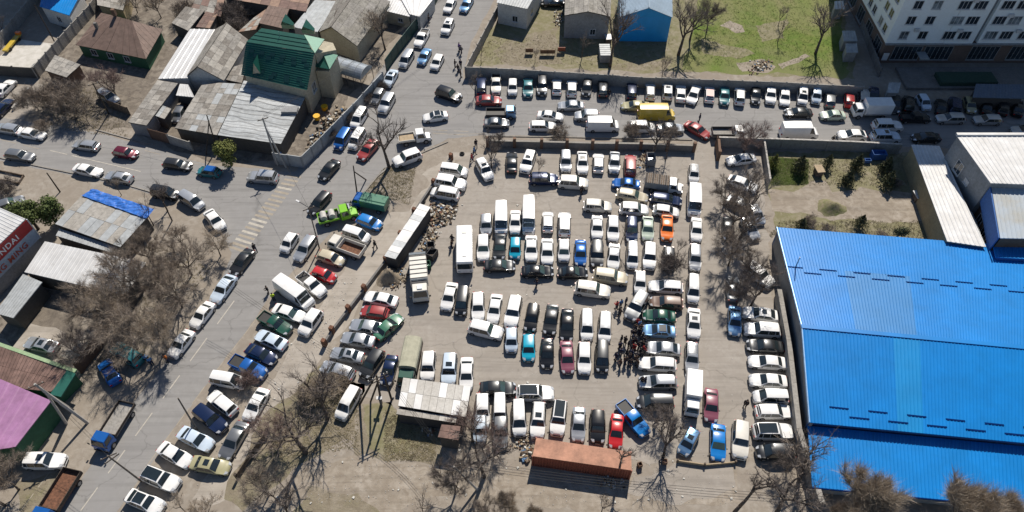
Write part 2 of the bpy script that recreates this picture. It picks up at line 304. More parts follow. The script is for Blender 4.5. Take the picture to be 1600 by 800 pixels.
def make_car(kind, opt, v=0):
    sp = variant(kind, v); L, W, H, hh, th, xwb, xwt, xrt, xrb, belt = sp; a = L/2
    root = thing({'SUV': 'suv', 'van': 'cargo_van', 'long van': 'cargo_van'}.get(kind, kind)+('' if kind in ('van', 'long van', 'pickup', 'minivan') else '_car'), 'x', 'car')
    ch = []
    def part(mb, name, m, sm=False, **k): o = mb.build(name, m, root, smooth=sm, **k); ch.append(o); return o
    if kind == 'pickup':
        mb = body_mesh(sp); o = part(mb, 'body', ['paint white', 'chassis']); finish_smooth(o)
        bed = MB(); x0, x1 = -a+.14, xrb-.12
        bed.box(((x0+x1)/2, 0, th+.012), (x1-x0, W*.80, .02)); part(bed, 'bed_floor', 'black_plastic')
        rim = MB()
        for s in (-1, 1): rim.box(((x0+x1)/2, s*W*.43, th+.10), (x1-x0+.1, .06, .2))
        rim.box((x0-.03, 0, th+.10), (.06, W*.84, .2)); r = part(rim, 'bed_rail', 'paint white'); r['tint'] = 1
    else:
        o = part(body_mesh(sp), 'body', ['paint white', 'chassis']); finish_smooth(o)
    gl = 'glass_green' if 'g' in opt else 'glass'
    part(screen(sp, xwb, hh, xwt, H-.05, 0, 1, 1), 'windscreen', gl, True)
    part(screen(sp, max(xrb, -a+.2), th, xrt, H-.05, 0, 1, 1, .9), 'rear_window', 'glass', True)
    for s in (-1, 1):
        if kind in ('van', 'long van'):
            part(side_pane(sp, s, xwb-1.0, xwb-.25, xwb-1.0, xwt-.02), 'side_window', 'glass')
            if 'm' in opt:
                x = xwb-1.15; n_ = 3; step = (x-xrt-.15)/n_
                for i in range(n_): part(side_pane(sp, s, x-step+.06, x, x-step+.06, x), 'side_window', 'glass'); x -= step
        elif kind == 'pickup':
            part(side_pane(sp, s, -.55, xwb-.3, -.5, xwt-.04), 'side_window', 'glass')
        else:
            xm = (xwt+xrt)/2+.12
            part(side_pane(sp, s, xm+.03, xwb-.26, xm+.03, xwt-.04), 'side_window', 'glass')
            if kind in ('SUV', 'estate', 'minivan'):
                xq = xrt+.45
                part(side_pane(sp, s, xq+.04, xm-.03, xq+.04, xm-.03), 'side_window', 'glass')
                part(side_pane(sp, s, xrt-.06, xq-.04, xrt+.08, xq-.04), 'side_window', 'glass')
            else: part(side_pane(sp, s, xrb+.28, xm-.03, xrt+.05, xm-.03), 'side_window', 'glass')
        m_ = MB().box((xwb-.22, s*(W/2+.07), belt+.03), (.1, .14, .11)); part(m_, 'wing_mirror', 'black_plastic')
        for x in (a-.82 if L < 5.5 else a-.95, -a+.78 if L < 5.5 else -a+1.1):
            part(wheel_mb(x, s*(half_w(sp, x)+.012), s), 'wheel', ['tyre', 'rim'])
        wf = half_w(sp, a)
        part(MB().hexa([(a-.30, s*wf*.62, hh-.34), (a-.02, s*wf*.58, hh-.40), (a-.06, s*wf*.97, hh-.38), (a-.34, s*(half_w(sp, a-.34)+.008), hh-.30)],
                       [(a-.34, s*wf*.62, hh-.115), (a-.06, s*wf*.58, hh-.235), (a-.10, s*wf*.97, hh-.24), (a-.40, s*(half_w(sp, a-.4)+.004), hh-.13)]), 'headlight', 'lamp_clear')
        part(MB().box((-a+.06, s*half_w(sp, -a)*.80, .78 if L < 5.5 else 1.0), (.16, .26, .2)), 'tail_light', 'lamp_red')
    part(MB().box((a-.02, 0, hh-.47), (.07, W*.5, .16)), 'grille', 'black_plastic')
    part(MB().box((a+.012, 0, .42), (.02, .5, .11)), 'licence_plate', 'plate')
    if 's' in opt: part(MB().box((xwt-.62, 0, H+.004), (.62, W*.42, .02)), 'sunroof', 'glass')
    if 'p' in opt: part(MB().box(((xwt+xrt)/2-.05, 0, H+.001), (xwt-xrt-.25, W*.62, .025)), 'glass_roof', 'glass')
    if 'r' in opt:
        for s in (-1, 1): part(MB().box(((xwt+xrt)/2, s*W*.35, H+.015), (xwt-xrt-.3, .05, .06)), 'roof_rail', 'chassis')
    if 'k' in opt:
        rk = MB()
        for s in (-1, 1): rk.box(((xwt+xrt)/2, s*W*.32, H+.08), (1.5, .04, .04))
        for i in range(5): rk.box(((xwt+xrt)/2-.6+i*.3, 0, H+.085), (.04, W*.66, .03))
        part(rk, 'roof_rack', 'chassis')
    if 'R' in opt: part(MB().box(((xwt+xrt)/2, 0, H-.002), (xwt-xrt-.1, W*.66, .03)), 'roof_panel', 'paint dull red')
    if 'B' in opt: part(MB().box(((xwt+xrt)/2, 0, H-.002), (xwt-xrt-.1, W*.68, .03)), 'roof_panel', 'paint blue')
    return [root, ch, False]
rc = random.Random(3)
def place_car(kind, opt, col, x, y, rz, label, group=None, cat=None):
    v = rc.randrange(len(VAR.get(kind, [0]))); key = kind+'|'+opt+str(v)
    if key not in PROTO: PROTO[key] = make_car(kind, opt, v)
    pr = PROTO[key]
    if not pr[2]: root, ch = pr[0], pr[1]; pr[2] = True
    else:
        root = pr[0].copy(); C.objects.link(root); ch = []
        for c in pr[1]: d = c.copy(); C.objects.link(d); d.parent = root; ch.append(d)
    root.location = (x, y, 0.006); root.rotation_euler = (0, 0, rz)
    k = rc.uniform(.97, 1.04); root.scale = (k, rc.uniform(.97, 1.03), rc.uniform(.97, 1.03))
    tag(root, label, cat or ('van' if 'van' in kind and kind != 'minivan' else ('pickup truck' if kind == 'pickup' else 'car')))
    if 'group' in root: del root['group']
    if group: root['group'] = group
    for o in ch:
        if o.name.startswith('body') or 'tint' in o:
            sl = o.material_slots[0]; sl.link = 'OBJECT'; sl.material = M['paint '+col]
    return root
TYPES = {'s': 'sedan', 'c': 'coupe', 'h': 'hatchback', 'e': 'estate', 'u': 'SUV', 'm': 'minivan', 'v': 'van', 'V': 'long van', 'p': 'pickup'}
COLS = {'w': 'white', 'o': 'offwhite', 'l': 'silver', 'g': 'grey', 'd': 'dark grey', 'k': 'black', 'n': 'navy', 'b': 'blue', 'B': 'bright blue', 'L': 'light blue', 't': 'teal', 'c': 'cyan',
        'r': 'red', 'R': 'dull red', 'u': 'burgundy', 'P': 'plum', 'G': 'dark green', 'e': 'green', 'E': 'pale green', 'O': 'orange', 'y': 'yellow', 'i': 'beige', 'v': 'olive', 'm': 'lime', 'W': 'brown', 'I': 'ice blue'}
ORD = 'first second third fourth fifth sixth seventh eighth ninth tenth eleventh twelfth thirteenth fourteenth fifteenth sixteenth seventeenth eighteenth nineteenth twentieth'.split()+['twenty-'+x for x in 'first second third fourth fifth sixth seventh eighth ninth'.split()]
# every row: name | phrase put after the ordinal | items "x,y,angle,type,colour[,options]" in order
ROWS = [
("from the left in the row nosed to the concrete yard wall", "cars in the row along the concrete yard wall",
 "752,133,90,u,n 775,131,270,p,o 801,136,268,h,w 825,137,270,s,t 847,134,270,u,d,r 870,135,90,h,w 893.5,137,90,u,w 917,137,262,h,d 942,137,90,u,d,s 987,141,90,u,n,k 1016,142,90,e,w,r 1043,141,90,u,w,s 1063.5,145,90,s,w 1084,148,248,s,w 1108.5,147,90,h,w,R 1132,150,270,s,t 1156,149,90,u,w,r 1181,149,270,s,d 1204,148,270,s,w 1226,151,270,s,w 1254,149,270,m,w,s 1275,150,270,h,I 1297,155,90,h,g 1327,156,90,h,r,k 1349,152,90,u,l 1365,149,270,s,n"),
("from the left in the dark row shaded by the tower block", "cars shaded by the tower block",
 "1398,162,270,s,d 1420,161,90,u,k 1443,160,300,h,I 1470,166,90,s,d 1492,164,90,u,n 1515,164,290,h,v 1541,166,90,s,k 1567,166,90,u,d 1590,168,90,s,k"),
("from the top in the nose-to-tail column beside the dirt lane", "cars in the column beside the dirt lane",
 "1084,271,270,h,w,k 1088,359,270,s,w 1086,402,270,e,l 1083,451,270,m,w 1084,505,270,s,w,s 1081,558,270,e,l,k"),
("from the left in the row beside the white minibuses", "cars in the upper row of the lot",
 "759.5,350,270,h,l 805,347,268,s,w 856,346,90,h,w 882,349,90,u,w 933,355,270,s,w,s 958,357,270,e,w 987,358,270,e,n,g 1012,357,270,s,E,g 1042,356,270,s,O"),
("from the left in the second row behind the minibuses", "cars in the second row of the lot",
 "755,387,270,e,w,g 781,385,266,s,d,g 805,388,268,h,c 830,388,270,s,w 855,393,270,s,w 881,391,270,h,w,g 907,395,270,s,b 933,396,270,u,d 959,401,266,s,w 988,399,270,m,w,s 1015,399,268,u,w,s 1045,404,270,h,d"),
("from the left in the row facing mid lot", "cars in the third row of the lot",
 "702,463,255,s,w 722,470,262,m,d,g 747,478,270,e,w 773,482,260,s,w 802,486,258,u,w 831,495,260,u,k 861,499,262,s,d 886,507,268,s,k 917,507,270,m,w 945,511,268,m,w"),
("from the left in the short row next to the burgundy sedan", "cars in the fourth row of the lot",
 "799,531,270,h,I 826,543,270,h,c 855,552,270,s,k 886,558,274,s,P 913,559,270,e,w 941,557,270,m,d"),
("from the left in the row behind the rusty shipping container", "cars in the row behind the container",
 "754,641,270,e,w 781,641,270,m,w 811,652,272,m,w 841,655,266,u,w,rs 873,652,263,u,w,p 904,663,268,s,l 934,665,270,u,k,g 963,674,266,s,r"),
("from the left in the row under the lot's north wall", "cars under the north wall of the lot",
 "799.5,253,90,s,d 825,252,250,u,w,s 850,279,0,u,n 884,252,270,e,l 910,254,272,s,w,s 935,254,90,h,w 960,254,268,s,l 985,257,90,u,R"),
("from the top in the block of cars facing the crowd", "cars facing the crowd",
 "1040,448,176,e,w 1041,473,176,e,W 1030,494,176,s,G 1029,517,177,s,L,p 1036,545,175,s,l 1027,569,176,e,w 1028,597,180,e,l 1024,628,180,m,d"),
("from the top in the stack of cars beside the blue hall", "cars beside the blue hall",
 "1188,491,172,s,w,s 1191,515,176,u,w 1195,541,176,s,d 1199,566,176,s,w 1200,595,177,s,w 1204,620,178,m,w 1209,643,0,e,w 1208,674,0,u,w,p 1212,706,180,m,d"),
("from the top in the slanted file along the lot's west fence", "cars along the west fence of the lot",
 "595,467,168,s,w 585,488,172,h,R,g 572,511,170,s,l,g 559,531,170,s,l 542,555,170,s,l,s 527,579,162,e,l"),
("from the left in the row pointing at the long tin shed", "cars below the open middle of the lot",
 "581,567,237,u,d,g 608,578,255,s,n 669,571,265,u,w 702,576,266,u,I,s 729,584,268,s,w"),
("from the bottom in the queue jammed on the uphill street", "cars queuing on the uphill street",
 "535,217,238,m,b 558,217,238,m,w 561,184,238,m,w 604,161,240,u,l 590,150,240,h,g 610,122,240,s,I,s 635,92,238,m,l 683,97,242,h,w 663,88,242,s,L 699.5,41,243,u,w,s 729,7,240,s,L 703,8,242,s,w"),
("from the top in the herringbone row on the wide verge", "cars in the herringbone row on the verge",
 "557,367,342,m,w 577,347,340,h,B 517,403,342,h,i 506,430,340,h,r,r 487,445,322,p,w 452,489,342,s,w,g 485,503,235,u,w 430,506,332,p,G 423,531,156,s,I 408,554,335,s,n 388,574,336,p,b 356,594,350,m,w 347,629,142,u,w 328,654,322,u,n 306,686,334,s,I 274,711,330,s,w 329,727,350,s,v,s 251,748,338,u,w,p 227,784,338,s,w,p"),
("from the left among cars waiting on the west street", "cars waiting on the west street",
 "12,201,170,e,l 31,243,352,e,g 50,209,350,s,w 134,227,172,e,l 137,266,348,s,w 185,277,170,s,l,r 196,239,350,h,u 277,257,352,e,d 326,268,172,h,t,B 410,276,175,u,l"),
("from the top in the kerbside file west of the sloping road", "cars parked nose to tail on the sloping road",
 "378,409,232,s,d 349,451,234,s,I 316,492,232,s,w 283,537,232,s,w"),
("from the left in the middle knot of the lot", "cars parked sideways in mid lot",
 "781,415,0,s,d,g 840,424,0,s,k,g 895,426,0,s,k,g 926,452,352,u,o,sg 954,432,352,u,i,g"),
("from the top in the slanted cluster by the canvas truck", "cars near the flatbed in the lot",
 "896,285,356,u,o,g 978,287,175,s,b 988,306,350,e,i,g 1041,312,352,e,n 934,321,356,u,o 991,326,356,u,w,g 1041,330,352,h,w"),
("from the left by the yellow van on the east road", "cars standing on the east road near the yellow van",
 "764,157,0,s,R 776,192,0,s,g 892,165,180,s,l 860,181,354,s,w 848,197,0,e,w 917,180,180,u,l 992,165,180,s,v 1003,198,0,m,w 1048,200,0,s,l 1090,203,330,s,R"),
("from the left on the east road beside the tower block", "cars on the east road below the tower",
 "1247,176,180,s,d 1301,180,180,s,E,g 1331,211,180,c,w 1384,213,0,u,I,s 1387,196,0,u,w 1430,184,0,p,k 1447,215,180,s,k 1485,185,180,e,l 1543,187,180,e,l 1603,203,180,s,l"),
("from the top among bare trees on the east side", "cars under the bare trees",
 "1158,249,187,s,w 1160,287,340,s,w 1158,320,335,s,l 1181,334,300,h,l 1138,357,270,s,d 1172,357,300,s,l 1186,428,322,u,w 1145,451,90,s,g,r 1148,501,270,s,L"),
("from the left in the trio by the garden fence", "white cars by the west gate of the lot",
 "709,266,352,m,w,g 704,285,350,u,w 695,302,170,m,w"),
]
SINGLES = [  # x,y,ang,type,col,opt,label
 (701,147,340,'u','k','g','black SUV alone in the middle of the upper junction'), (680,182,188,'s','w','p','white saloon crossing the junction below the black SUV'),
 (575,234,228,'e','R','','dull red estate car leaving the queue at the junction'), (514,265,228,'s','d','','dark grey sedan turning beside the tall wooden pole'),
 (499,317,228,'e','d','','dark estate car behind the lime green tow truck'), (636,246,200,'u','w','g','white SUV standing on the bare patch beside the big tree'),
 (452,379,236,'h','w','','white hatchback heading down the sloping road, left of its neighbour'), (477,388,236,'e','l','','silver estate driving beside the white hatchback near the dump truck'),
 (169,151,330,'u','l','','silver SUV parked inside the brushy yard behind a board fence'), (279,178,242,'h','g','','grey hatchback squeezed between sheds in the walled yard'),
 (8,137,45,'s','w','','white car cut by the left frame edge above a dark one'), (4,168,45,'s','n','','dark car cut by the left frame edge below a white one'),
 (13,319,20,'s','g','g','grey car cut by the left frame edge beside the signed workshop'), (257,301,350,'m','d','','dark minivan parked under a bare tree by the blue tarp hut'),
 (299,313,328,'m','l','','silver minivan straddling the kerb right of the dark minivan'), (336,344,310,'s','w','','white sedan parked on the corner pointing at the zebra crossing'),
 (64,539,168,'s','l','s','silver sedan alone on a concrete yard above the brown roof'), (198,553,150,'u','t','','teal SUV in the shade of the brush beside the dark fence'),
 (171,581,120,'s','b','','dark blue sedan parked outside the dark red fence'), (70,720,0,'u','w','s','white SUV parked below the pink roof'),
 (365,688,240,'s','g','','grey sedan behind the olive one on the verge'), (400,632,240,'s','w','','white sedan half under bare branches beside the low railing'),
 (607,510,42,'s','e','','green sedan parked aslant beside the silver ones at the west fence'), (757,264,300,'u','w','s','white SUV alone inside the west gate of the lot'),
 (995,478,240,'u','g','s','grey SUV parked aslant next to the crowd'), (1000,441,270,'h','w','','white hatchback standing right above the slanted grey SUV'),
 (778,607,0,'s','d','g','dark sedan across the lane in front of the tin shed'), (836,614,0,'u','w','p','white SUV with glass roof parked across the lane'),
 (544,629,240,'m','w','','white minivan driving alone on the grassy track'), (759,515,346,'u','w','g','white SUV parked aslant in front of the left end of the middle rows'), (750,669,270,'h','I','','pale hatchback buried under reddish bushes behind the booth'), (782,671,270,'e','g','','dusty estate buried under bushes beside the pale hatchback'),
 (989,654,310,'p','B','','bright blue pickup parked aslant under a leaning dark branch'), (1076,690,242,'h','L','s','pale blue hatchback angled beside the bare tree trunk'),
 (1122,691,270,'s','B','g','bright blue sedan in front of the low timber rail'), (1157,686,268,'u','o','','cream SUV beside the tall leaning trunk'), (1111,633,270,'s','P','','plum sedan alone beside the small white box truck'),
 (865,4,180,'s','k','','black car by the old grey house at the top edge'),
 (783,341,270,'v','w','','white van second in the upper row of the lot'), (826,336,270,'V','w','','long white van standing taller than its row'), (1085,313,270,'v','w','m','white minibus in the column beside the dirt lane'),
 (942,194,0,'v','w','','white cargo van on the east road beside a silver car'), (1026,176,0,'V','y','','yellow high-roofed van on the east road'), (1249,204,0,'V','w','','big white van near the grey garden wall'),
 (459,457,325,'V','w','','long white van angled across the verge'), (659,60,240,'p','w','','white pickup in the uphill queue'), 
]
counts = 0
for phrase, grp, items in ROWS:
    for i, it in enumerate(items.split()):
        f = it.split(','); x, y, a = float(f[0]), float(f[1]), float(f[2]); k = TYPES[f[3]]; c = COLS[f[4]]; o = f[5] if len(f) > 5 else ''
        hz = {'van': 1.1, 'long van': 1.2, 'minivan': .85, 'SUV': .85}.get(k, .7)
        p = G(x, y, hz); place_car(k, o, c, p.x, p.y, heading(x, y, a), f"{c} {k}, {ORD[i]} {phrase}", grp); counts += 1
for x, y, a, k, c, o, lab in SINGLES:
    k = TYPES[k]; hz = {'van': 1.1, 'long van': 1.2, 'minivan': .85, 'SUV': .85}.get(k, .7); p = G(x, y, hz)
    place_car(k, o, COLS[c], p.x, p.y, heading(x, y, a), lab); counts += 1
print('cars', counts)
# ---------------------------------------------------------------- trucks and bus
def wheels(root, xs, y, r=.45, wd=.28):
    for x in xs:
        for s in (-1, 1): wheel_mb(x, s*y, s, r, wd).build('wheel', ['tyre', 'rim'], root)
def cab(root, x0, x1, w_, z0, zr, col, bonnet=0):
    "cab from x0 (back) to x1 (front of cab); with bonnet length in front"
    h = w_/2; mb = MB(); xs = x1-.35
    if not bonnet:
        mb.hexa([(x0, -h, z0), (x1, -h*.97, z0), (x1, h*.97, z0), (x0, h, z0)], [(x0, -h, z0+.95), (x1+.04, -h*.97, z0+.95), (x1+.04, h*.97, z0+.95), (x0, h, z0+.95)])
    else:
        mb.hexa([(x0, -h, z0), (x1+bonnet, -h*.88, z0), (x1+bonnet, h*.88, z0), (x0, h, z0)], [(x0, -h, z0+.85), (x1+bonnet-.1, -h*.82, z0+.62), (x1+bonnet-.1, h*.82, z0+.62), (x0, h, z0+.85)])
    zb = z0+(.95 if not bonnet else .8)
    mb.hexa([(x0, -h, zb), (x1, -h*.95, zb), (x1, h*.95, zb), (x0, h, zb)], [(x0+.05, -h*.86, zr), (xs, -h*.84, zr), (xs, h*.84, zr), (x0+.05, h*.86, zr)])
    mb.build('cab', 'paint '+col, root, bevel=.05)
    ws = MB(); o = Vector((.035, 0, .02)); t = .12
    def L3(a, b, t): return Vector(a)+(Vector(b)-Vector(a))*t
    b0, b1, t1, t0 = (x1, -h*.95, zb), (x1, h*.95, zb), (xs, h*.84, zr), (xs, -h*.84, zr)
    ws.add([L3(L3(b0, t0, .1), L3(b1, t1, .1), .06)+o, L3(L3(b0, t0, .1), L3(b1, t1, .1), .94)+o, L3(L3(b0, t0, .88), L3(b1, t1, .88), .94)+o, L3(L3(b0, t0, .88), L3(b1, t1, .88), .06)+o], [(0, 1, 2, 3)])
    ws.build('windscreen', 'glass', root)
    for s in (-1, 1):
        k = .98
        MB().add([(x0+.3, s*(h*k+.01), zb+.08), (x1-.18, s*(h*k), zb+.08), (xs-.1, s*(h*.88+.012), zr-.14), (x0+.3, s*(h*.88+.014), zr-.14)], [(0, 1, 2, 3)]).build('side_window', 'glass', root)
        MB().box((x1+bonnet+.02, s*h*.7, z0+.3), (.1, .3, .18)).build('headlight', 'lamp_clear', root)
        MB().box((x1-.02, s*(h+.16), zb+.3), (.08, .22, .34)).build('wing_mirror', 'black_plastic', root)
    MB().box((x1+bonnet+.06, 0, z0+.02), (.12, w_*.94, .24)).build('bumper', 'black_plastic', root)
def bed(root, x0, x1, w_, zf, hb, col, floor='wood', load=None):
    h = w_/2
    MB().box(((x0+x1)/2, 0, zf-.04), (x1-x0, w_, .1)).build('bed_floor', floor, root)
    for s in (-1, 1): MB().box(((x0+x1)/2, s*(h-.03), zf+hb/2+.012), (x1-x0, .07, hb)).build('side_board', col, root)
    for x in (x0+.035, x1-.035): MB().box((x, 0, zf+hb/2+.012), (.07, w_-.14, hb)).build('end_board', col, root)
    if load: MB().box(((x0+x1)/2, 0, zf+.08), ((x1-x0)*.9, w_*.82, .14), taper=.9).build('load', load, root)
def truck(name, label, x, y, ang, cat='truck', z=1.2):
    p = G(x, y, z); t = thing(name, label, cat); return t, (p.x, p.y, .006), heading(x, y, ang, z)
def place(t): t[0].location = t[1]; t[0].rotation_euler = (0, 0, t[2])
def chassis(root, x0, x1, z=.62, w_=.9): MB().box(((x0+x1)/2, 0, z), (x1-x0, w_, .26)).build('chassis', 'chassis', root)
# flatbed trucks
def flatbed(label, x, y, ang, L, W, cabcol, bedcol, floor, hb=.45, load=None, bonnet=0, zr=2.2, zf=1.0):
    T = truck('flatbed_truck', label, x, y, ang); r = T[0]; a = L/2
    chassis(r, -a+.1, a-.3); cab(r, a-1.75-bonnet, a-bonnet-.1, W*.92, .45, zr, cabcol, bonnet); bed(r, -a, a-1.9-bonnet, W, zf, hb, bedcol, floor, load)
    wheels(r, (a-1.0, -a+1.1), W/2-.02, .42); place(T); return r
flatbed('white flatbed truck with a brown load of boards, parked at the junction', 648, 213, 8, 5.4, 1.95, 'white', 'paint offwhite', 'wood', .4, 'cardboard', bonnet=.8)
flatbed('blue cab flatbed truck with pale bed driving down the sloping road', 177, 664, 238, 6.2, 2.2, 'blue', 'wood_dark', 'concrete', .4, None, zr=2.3)
flatbed('blue cab truck with empty rust brown bed at the bottom left', 88, 777, 238, 6.6, 2.3, 'blue', 'wood_dark', 'rust', .55, None, zr=2.3)
flatbed('white and blue pickup truck with dark open bed beside the red sedan', 783, 174, 0, 5.2, 1.9, 'light blue', 'chassis', 'black_plastic', .4, None, zr=1.9, zf=.8)
flatbed('white dusty tipper truck facing left on the verge', 541, 385, 160, 5.6, 2.1, 'offwhite', 'paint offwhite', 'rust', .7, None, zr=2.1, zf=.95)
flatbed('dark bedded light truck parked under a tree by the garden wall', 1138, 206, 0, 5.4, 2.0, 'white', 'chassis', 'concrete', .5, None, zr=2.0)
# lime tow truck with its cargo
T = truck('tow_truck', 'lime green tow truck carrying white tanks on the verge', 529, 334, 14); r = T[0]
chassis(r, -3.0, 2.6); cab(r, .2, 1.7, 2.0, .5, 2.2, 'lime', 1.1); bed(r, -3.1, .05, 2.1, 1.0, .35, 'paint lime', 'chassis'); wheels(r, (1.95, -2.0), 1.0, .42)
for k in range(2): MB().tube((-1.0-1.25*k, -.62, 1.55), (-1.0-1.25*k, .62, 1.55), .48, n=14).build('tank', 'rubbish_white', r, smooth=False)
MB().box((1.7, 0, 2.28), (.2, 1.1, .12)).build('beacon_bar', 'lamp_clear', r)
place(T)
# covered trucks
def arch_cover(root, x0, x1, w_, z0, z1, m, name='canvas_cover', n=7):
    mb = MB(); vs = []; h = w_/2
    prof = [(-h, z0)]+[(-h*math.cos(math.pi*i/(n-1))*1.0, z1-.42+.42*math.sin(math.pi*i/(n-1))) for i in range(n)]+[(h, z0)]
    for x in (x0, x1): vs += [(x, y, z) for y, z in prof]
    k = len(prof); mb.add(vs, [tuple(reversed(range(k))), tuple(range(k, 2*k))]+[(i, i+1, k+i+1, k+i) for i in range(k-1)])
    return mb.build(name, m, root)
T = truck('covered_truck', 'old teal green covered truck with blue cab under the big tree shadow', 578, 316, 168); r = T[0]
chassis(r, -2.8, 2.4); cab(r, 1.3, 2.6, 2.0, .5, 2.1, 'blue'); MB().box((-.8, 0, 1.55), (4.1, 2.1, 1.3)).build('box_body', 'paint green', r, bevel=.06)
arch_cover(r, -2.8, 1.2, 2.05, 1.95, 2.36, 'paint green', 'roof_cover', 4); wheels(r, (1.8, -1.7), 1.02, .42); place(T)
T = truck('covered_truck', 'canvas covered truck with pale olive tilt by the navy sedan', 640, 565, 258, z=1.5); r = T[0]
chassis(r, -3.2, 3.0); cab(r, 1.5, 3.1, 2.1, .5, 2.2, 'dark green'); bed(r, -3.2, 1.4, 2.3, 1.0, .5, 'wood_dark'); mat('canvas_olive', (.42, .41, .31), .85, var=.1, scale=1.5, bump=.3); arch_cover(r, -3.15, 1.35, 2.25, 1.4, 2.75, 'canvas_olive'); wheels(r, (2.3, -2.0), 1.05, .45); place(T)
T = truck('covered_truck', 'grey green board sided truck with white cab near the north wall', 1037, 288, 352); r = T[0]
chassis(r, -2.9, 2.6); cab(r, .8, 2.2, 2.0, .5, 2.15, 'white', .7); MB().box((-1.1, 0, 1.55), (3.6, 2.15, 1.1)).build('box_body', 'wall_grey', r)
for k in range(11): MB().box((-2.75+k*.33, 0, 2.14), (.27, 2.1, .08)).build('roof_slat', 'wood' if k % 3 else 'wood_dark', r)
wheels(r, (1.9, -1.7), 1.0, .42); place(T)
# box trucks
def box_truck(label, x, y, ang, L, W, Hb, cb=1.7):
    T = truck('box_truck', label, x, y, ang, z=1.6); r = T[0]; a = L/2
    chassis(r, -a+.1, a-.3); cab(r, a-cb, a-.1, W*.9, .45, 2.15, 'white')
    MB().box(((-a+a-cb-.15)/2, 0, .95+Hb/2), (L-cb-.15, W, Hb)).build('cargo_box', 'paint white', r, bevel=.03)
    for s in (-1, 1): MB().box((-cb/2-.07, s*(W/2+.008), 1.15), (L-cb-.3, .02, .12)).build('side_rail', 'metal_galv', r)
    MB().box((-a-.01, 0, .95+Hb/2), (.03, W*.92, Hb*.92)).build('rear_door', 'paint offwhite', r)
    wheels(r, (a-1.0, -a+1.2), W/2-.05, .42); place(T); return r
r = box_truck('white box truck with a dark green side panel half in tower shade', 1362, 169, 180, 6.3, 2.2, 2.1)
MB().box((-1.0, 1.125, 1.95), (3.9, .02, 1.5)).build('side_panel', 'wall_green', r)
box_truck('small white box truck in the column beside the dirt lane', 1083, 614, 268, 5.6, 1.9, 1.75)
# bus
T = truck('bus', 'short white city bus parked alone in mid lot', 726, 389, 270.5, 'bus', z=1.6); r = T[0]
MB().box((0, 0, 1.65), (7.0, 2.3, 2.5)).build('body', 'paint white', r, bevel=.12)
MB().box((0, 0, .38), (6.8, 2.2, .2)).build('skirt', 'chassis', r)
MB().box((3.5, 0, 1.95), (.06, 2.05, 1.1)).build('windscreen', 'glass', r); MB().box((-3.5, 0, 2.1), (.06, 1.8, .8)).build('rear_window', 'glass', r)
for s in (-1, 1):
    for k in range(5): MB().box((2.5-k*1.25, s*1.15, 2.1), (1.1, .05, .8)).build('side_window', 'glass', r)
    MB().box((3.7, s*1.3, 2.0), (.1, .2, .4)).build('wing_mirror', 'black_plastic', r); MB().box((3.51, s*.85, .85), (.06, .35, .2)).build('headlight', 'lamp_clear', r)
MB().box((2.2, 0, 2.93), (.5, .5, .08)).build('roof_hatch', 'paint offwhite', r); MB().box((-2.2, 0, 2.93), (.7, .6, .08)).build('roof_hatch', 'paint offwhite', r)
wheels(r, (2.3, -2.2), 1.14, .45); place(T)
# garbage truck
T = truck('garbage_truck', 'dusty white refuse truck beside the rubbish heap', 655, 432, 274, 'truck', z=1.5); r = T[0]
chassis(r, -3.8, 3.5); cab(r, 2.0, 3.7, 2.3, .5, 2.65, 'offwhite'); MB().box((2.75, 0, 2.72), (.7, .7, .12)).build('roof_hatch', 'metal_galv', r)
MB().box((-.65, 0, 1.95), (4.3, 2.4, 1.9)).build('hopper_body', 'paint offwhite', r, bevel=.08)
for k in range(6):
    MB().box((-2.6+k*.78, 0, 2.93), (.08, 2.42, .08)).build('roof_rib', 'chassis', r)
MB().hexa([(-4.1, -1.15, .8), (-2.85, -1.15, .8), (-2.85, 1.15, .8), (-4.1, 1.15, .8)], [(-3.6, -1.15, 2.5), (-2.85, -1.15, 2.95), (-2.85, 1.15, 2.95), (-3.6, 1.15, 2.5)]).build('tailgate', 'metal_galv', r)
MB().box((1.78, 0, 1.9), (.35, 2.1, 1.4)).build('equipment_rack', 'chassis', r); wheels(r, (2.7, -1.6, -2.7), 1.15, .48); place(T)
# ---------------------------------------------------------------- ground
big = bpy.data.meshes.new('ground'); R_ = 900
big.from_pydata([(-R_, -R_, 0), (R_, -R_, 0), (R_, R_, 0), (-R_, R_, 0)], [], [(0, 1, 2, 3)]); big.materials.append(M['dirt'])
ground = bpy.data.objects.new('ground', big); C.objects.link(ground); ground['kind'] = 'structure'
road = poly_sheet('road', [(-120, 155), (0, 182), (150, 207), (205, 222), (330, 258), (400, 262), (440, 268), (462, 268), (500, 226), (545, 178), (592, 112), (640, 50), (674, 0), (720, -75), (810, -75), (772, 0), (735, 70), (724, 108),
    (724, 124), (1000, 134), (1345, 152), (1750, 165), (1750, 240), (1110, 218), (760, 211), (700, 216), (645, 243), (608, 262), (568, 300), (548, 335), (480, 400), (430, 450), (400, 497), (322, 602), (220, 745), (178, 805), (120, 880),
    (10, 880), (92, 800), (212, 625), (262, 560), (345, 440), (362, 395), (330, 340), (290, 318), (190, 290), (60, 264), (0, 251), (-120, 226)], .004, 'asphalt')
poly_sheet('pavement', [(660, 272), (705, 238), (738, 238), (735, 250), (712, 250), (600, 425), (478, 590), (440, 640), (395, 760), (330, 790), (300, 780), (430, 590), (470, 520), (545, 400)], .004, 'path')
lot = poly_sheet('parking_lot', [(735, 240), (1086, 238), (1118, 226), (1190, 240), (1200, 380), (1222, 560), (1236, 700), (1000, 720), (830, 690), (620, 640), (545, 600), (560, 500), (640, 410), (705, 260)], .008, 'lot')
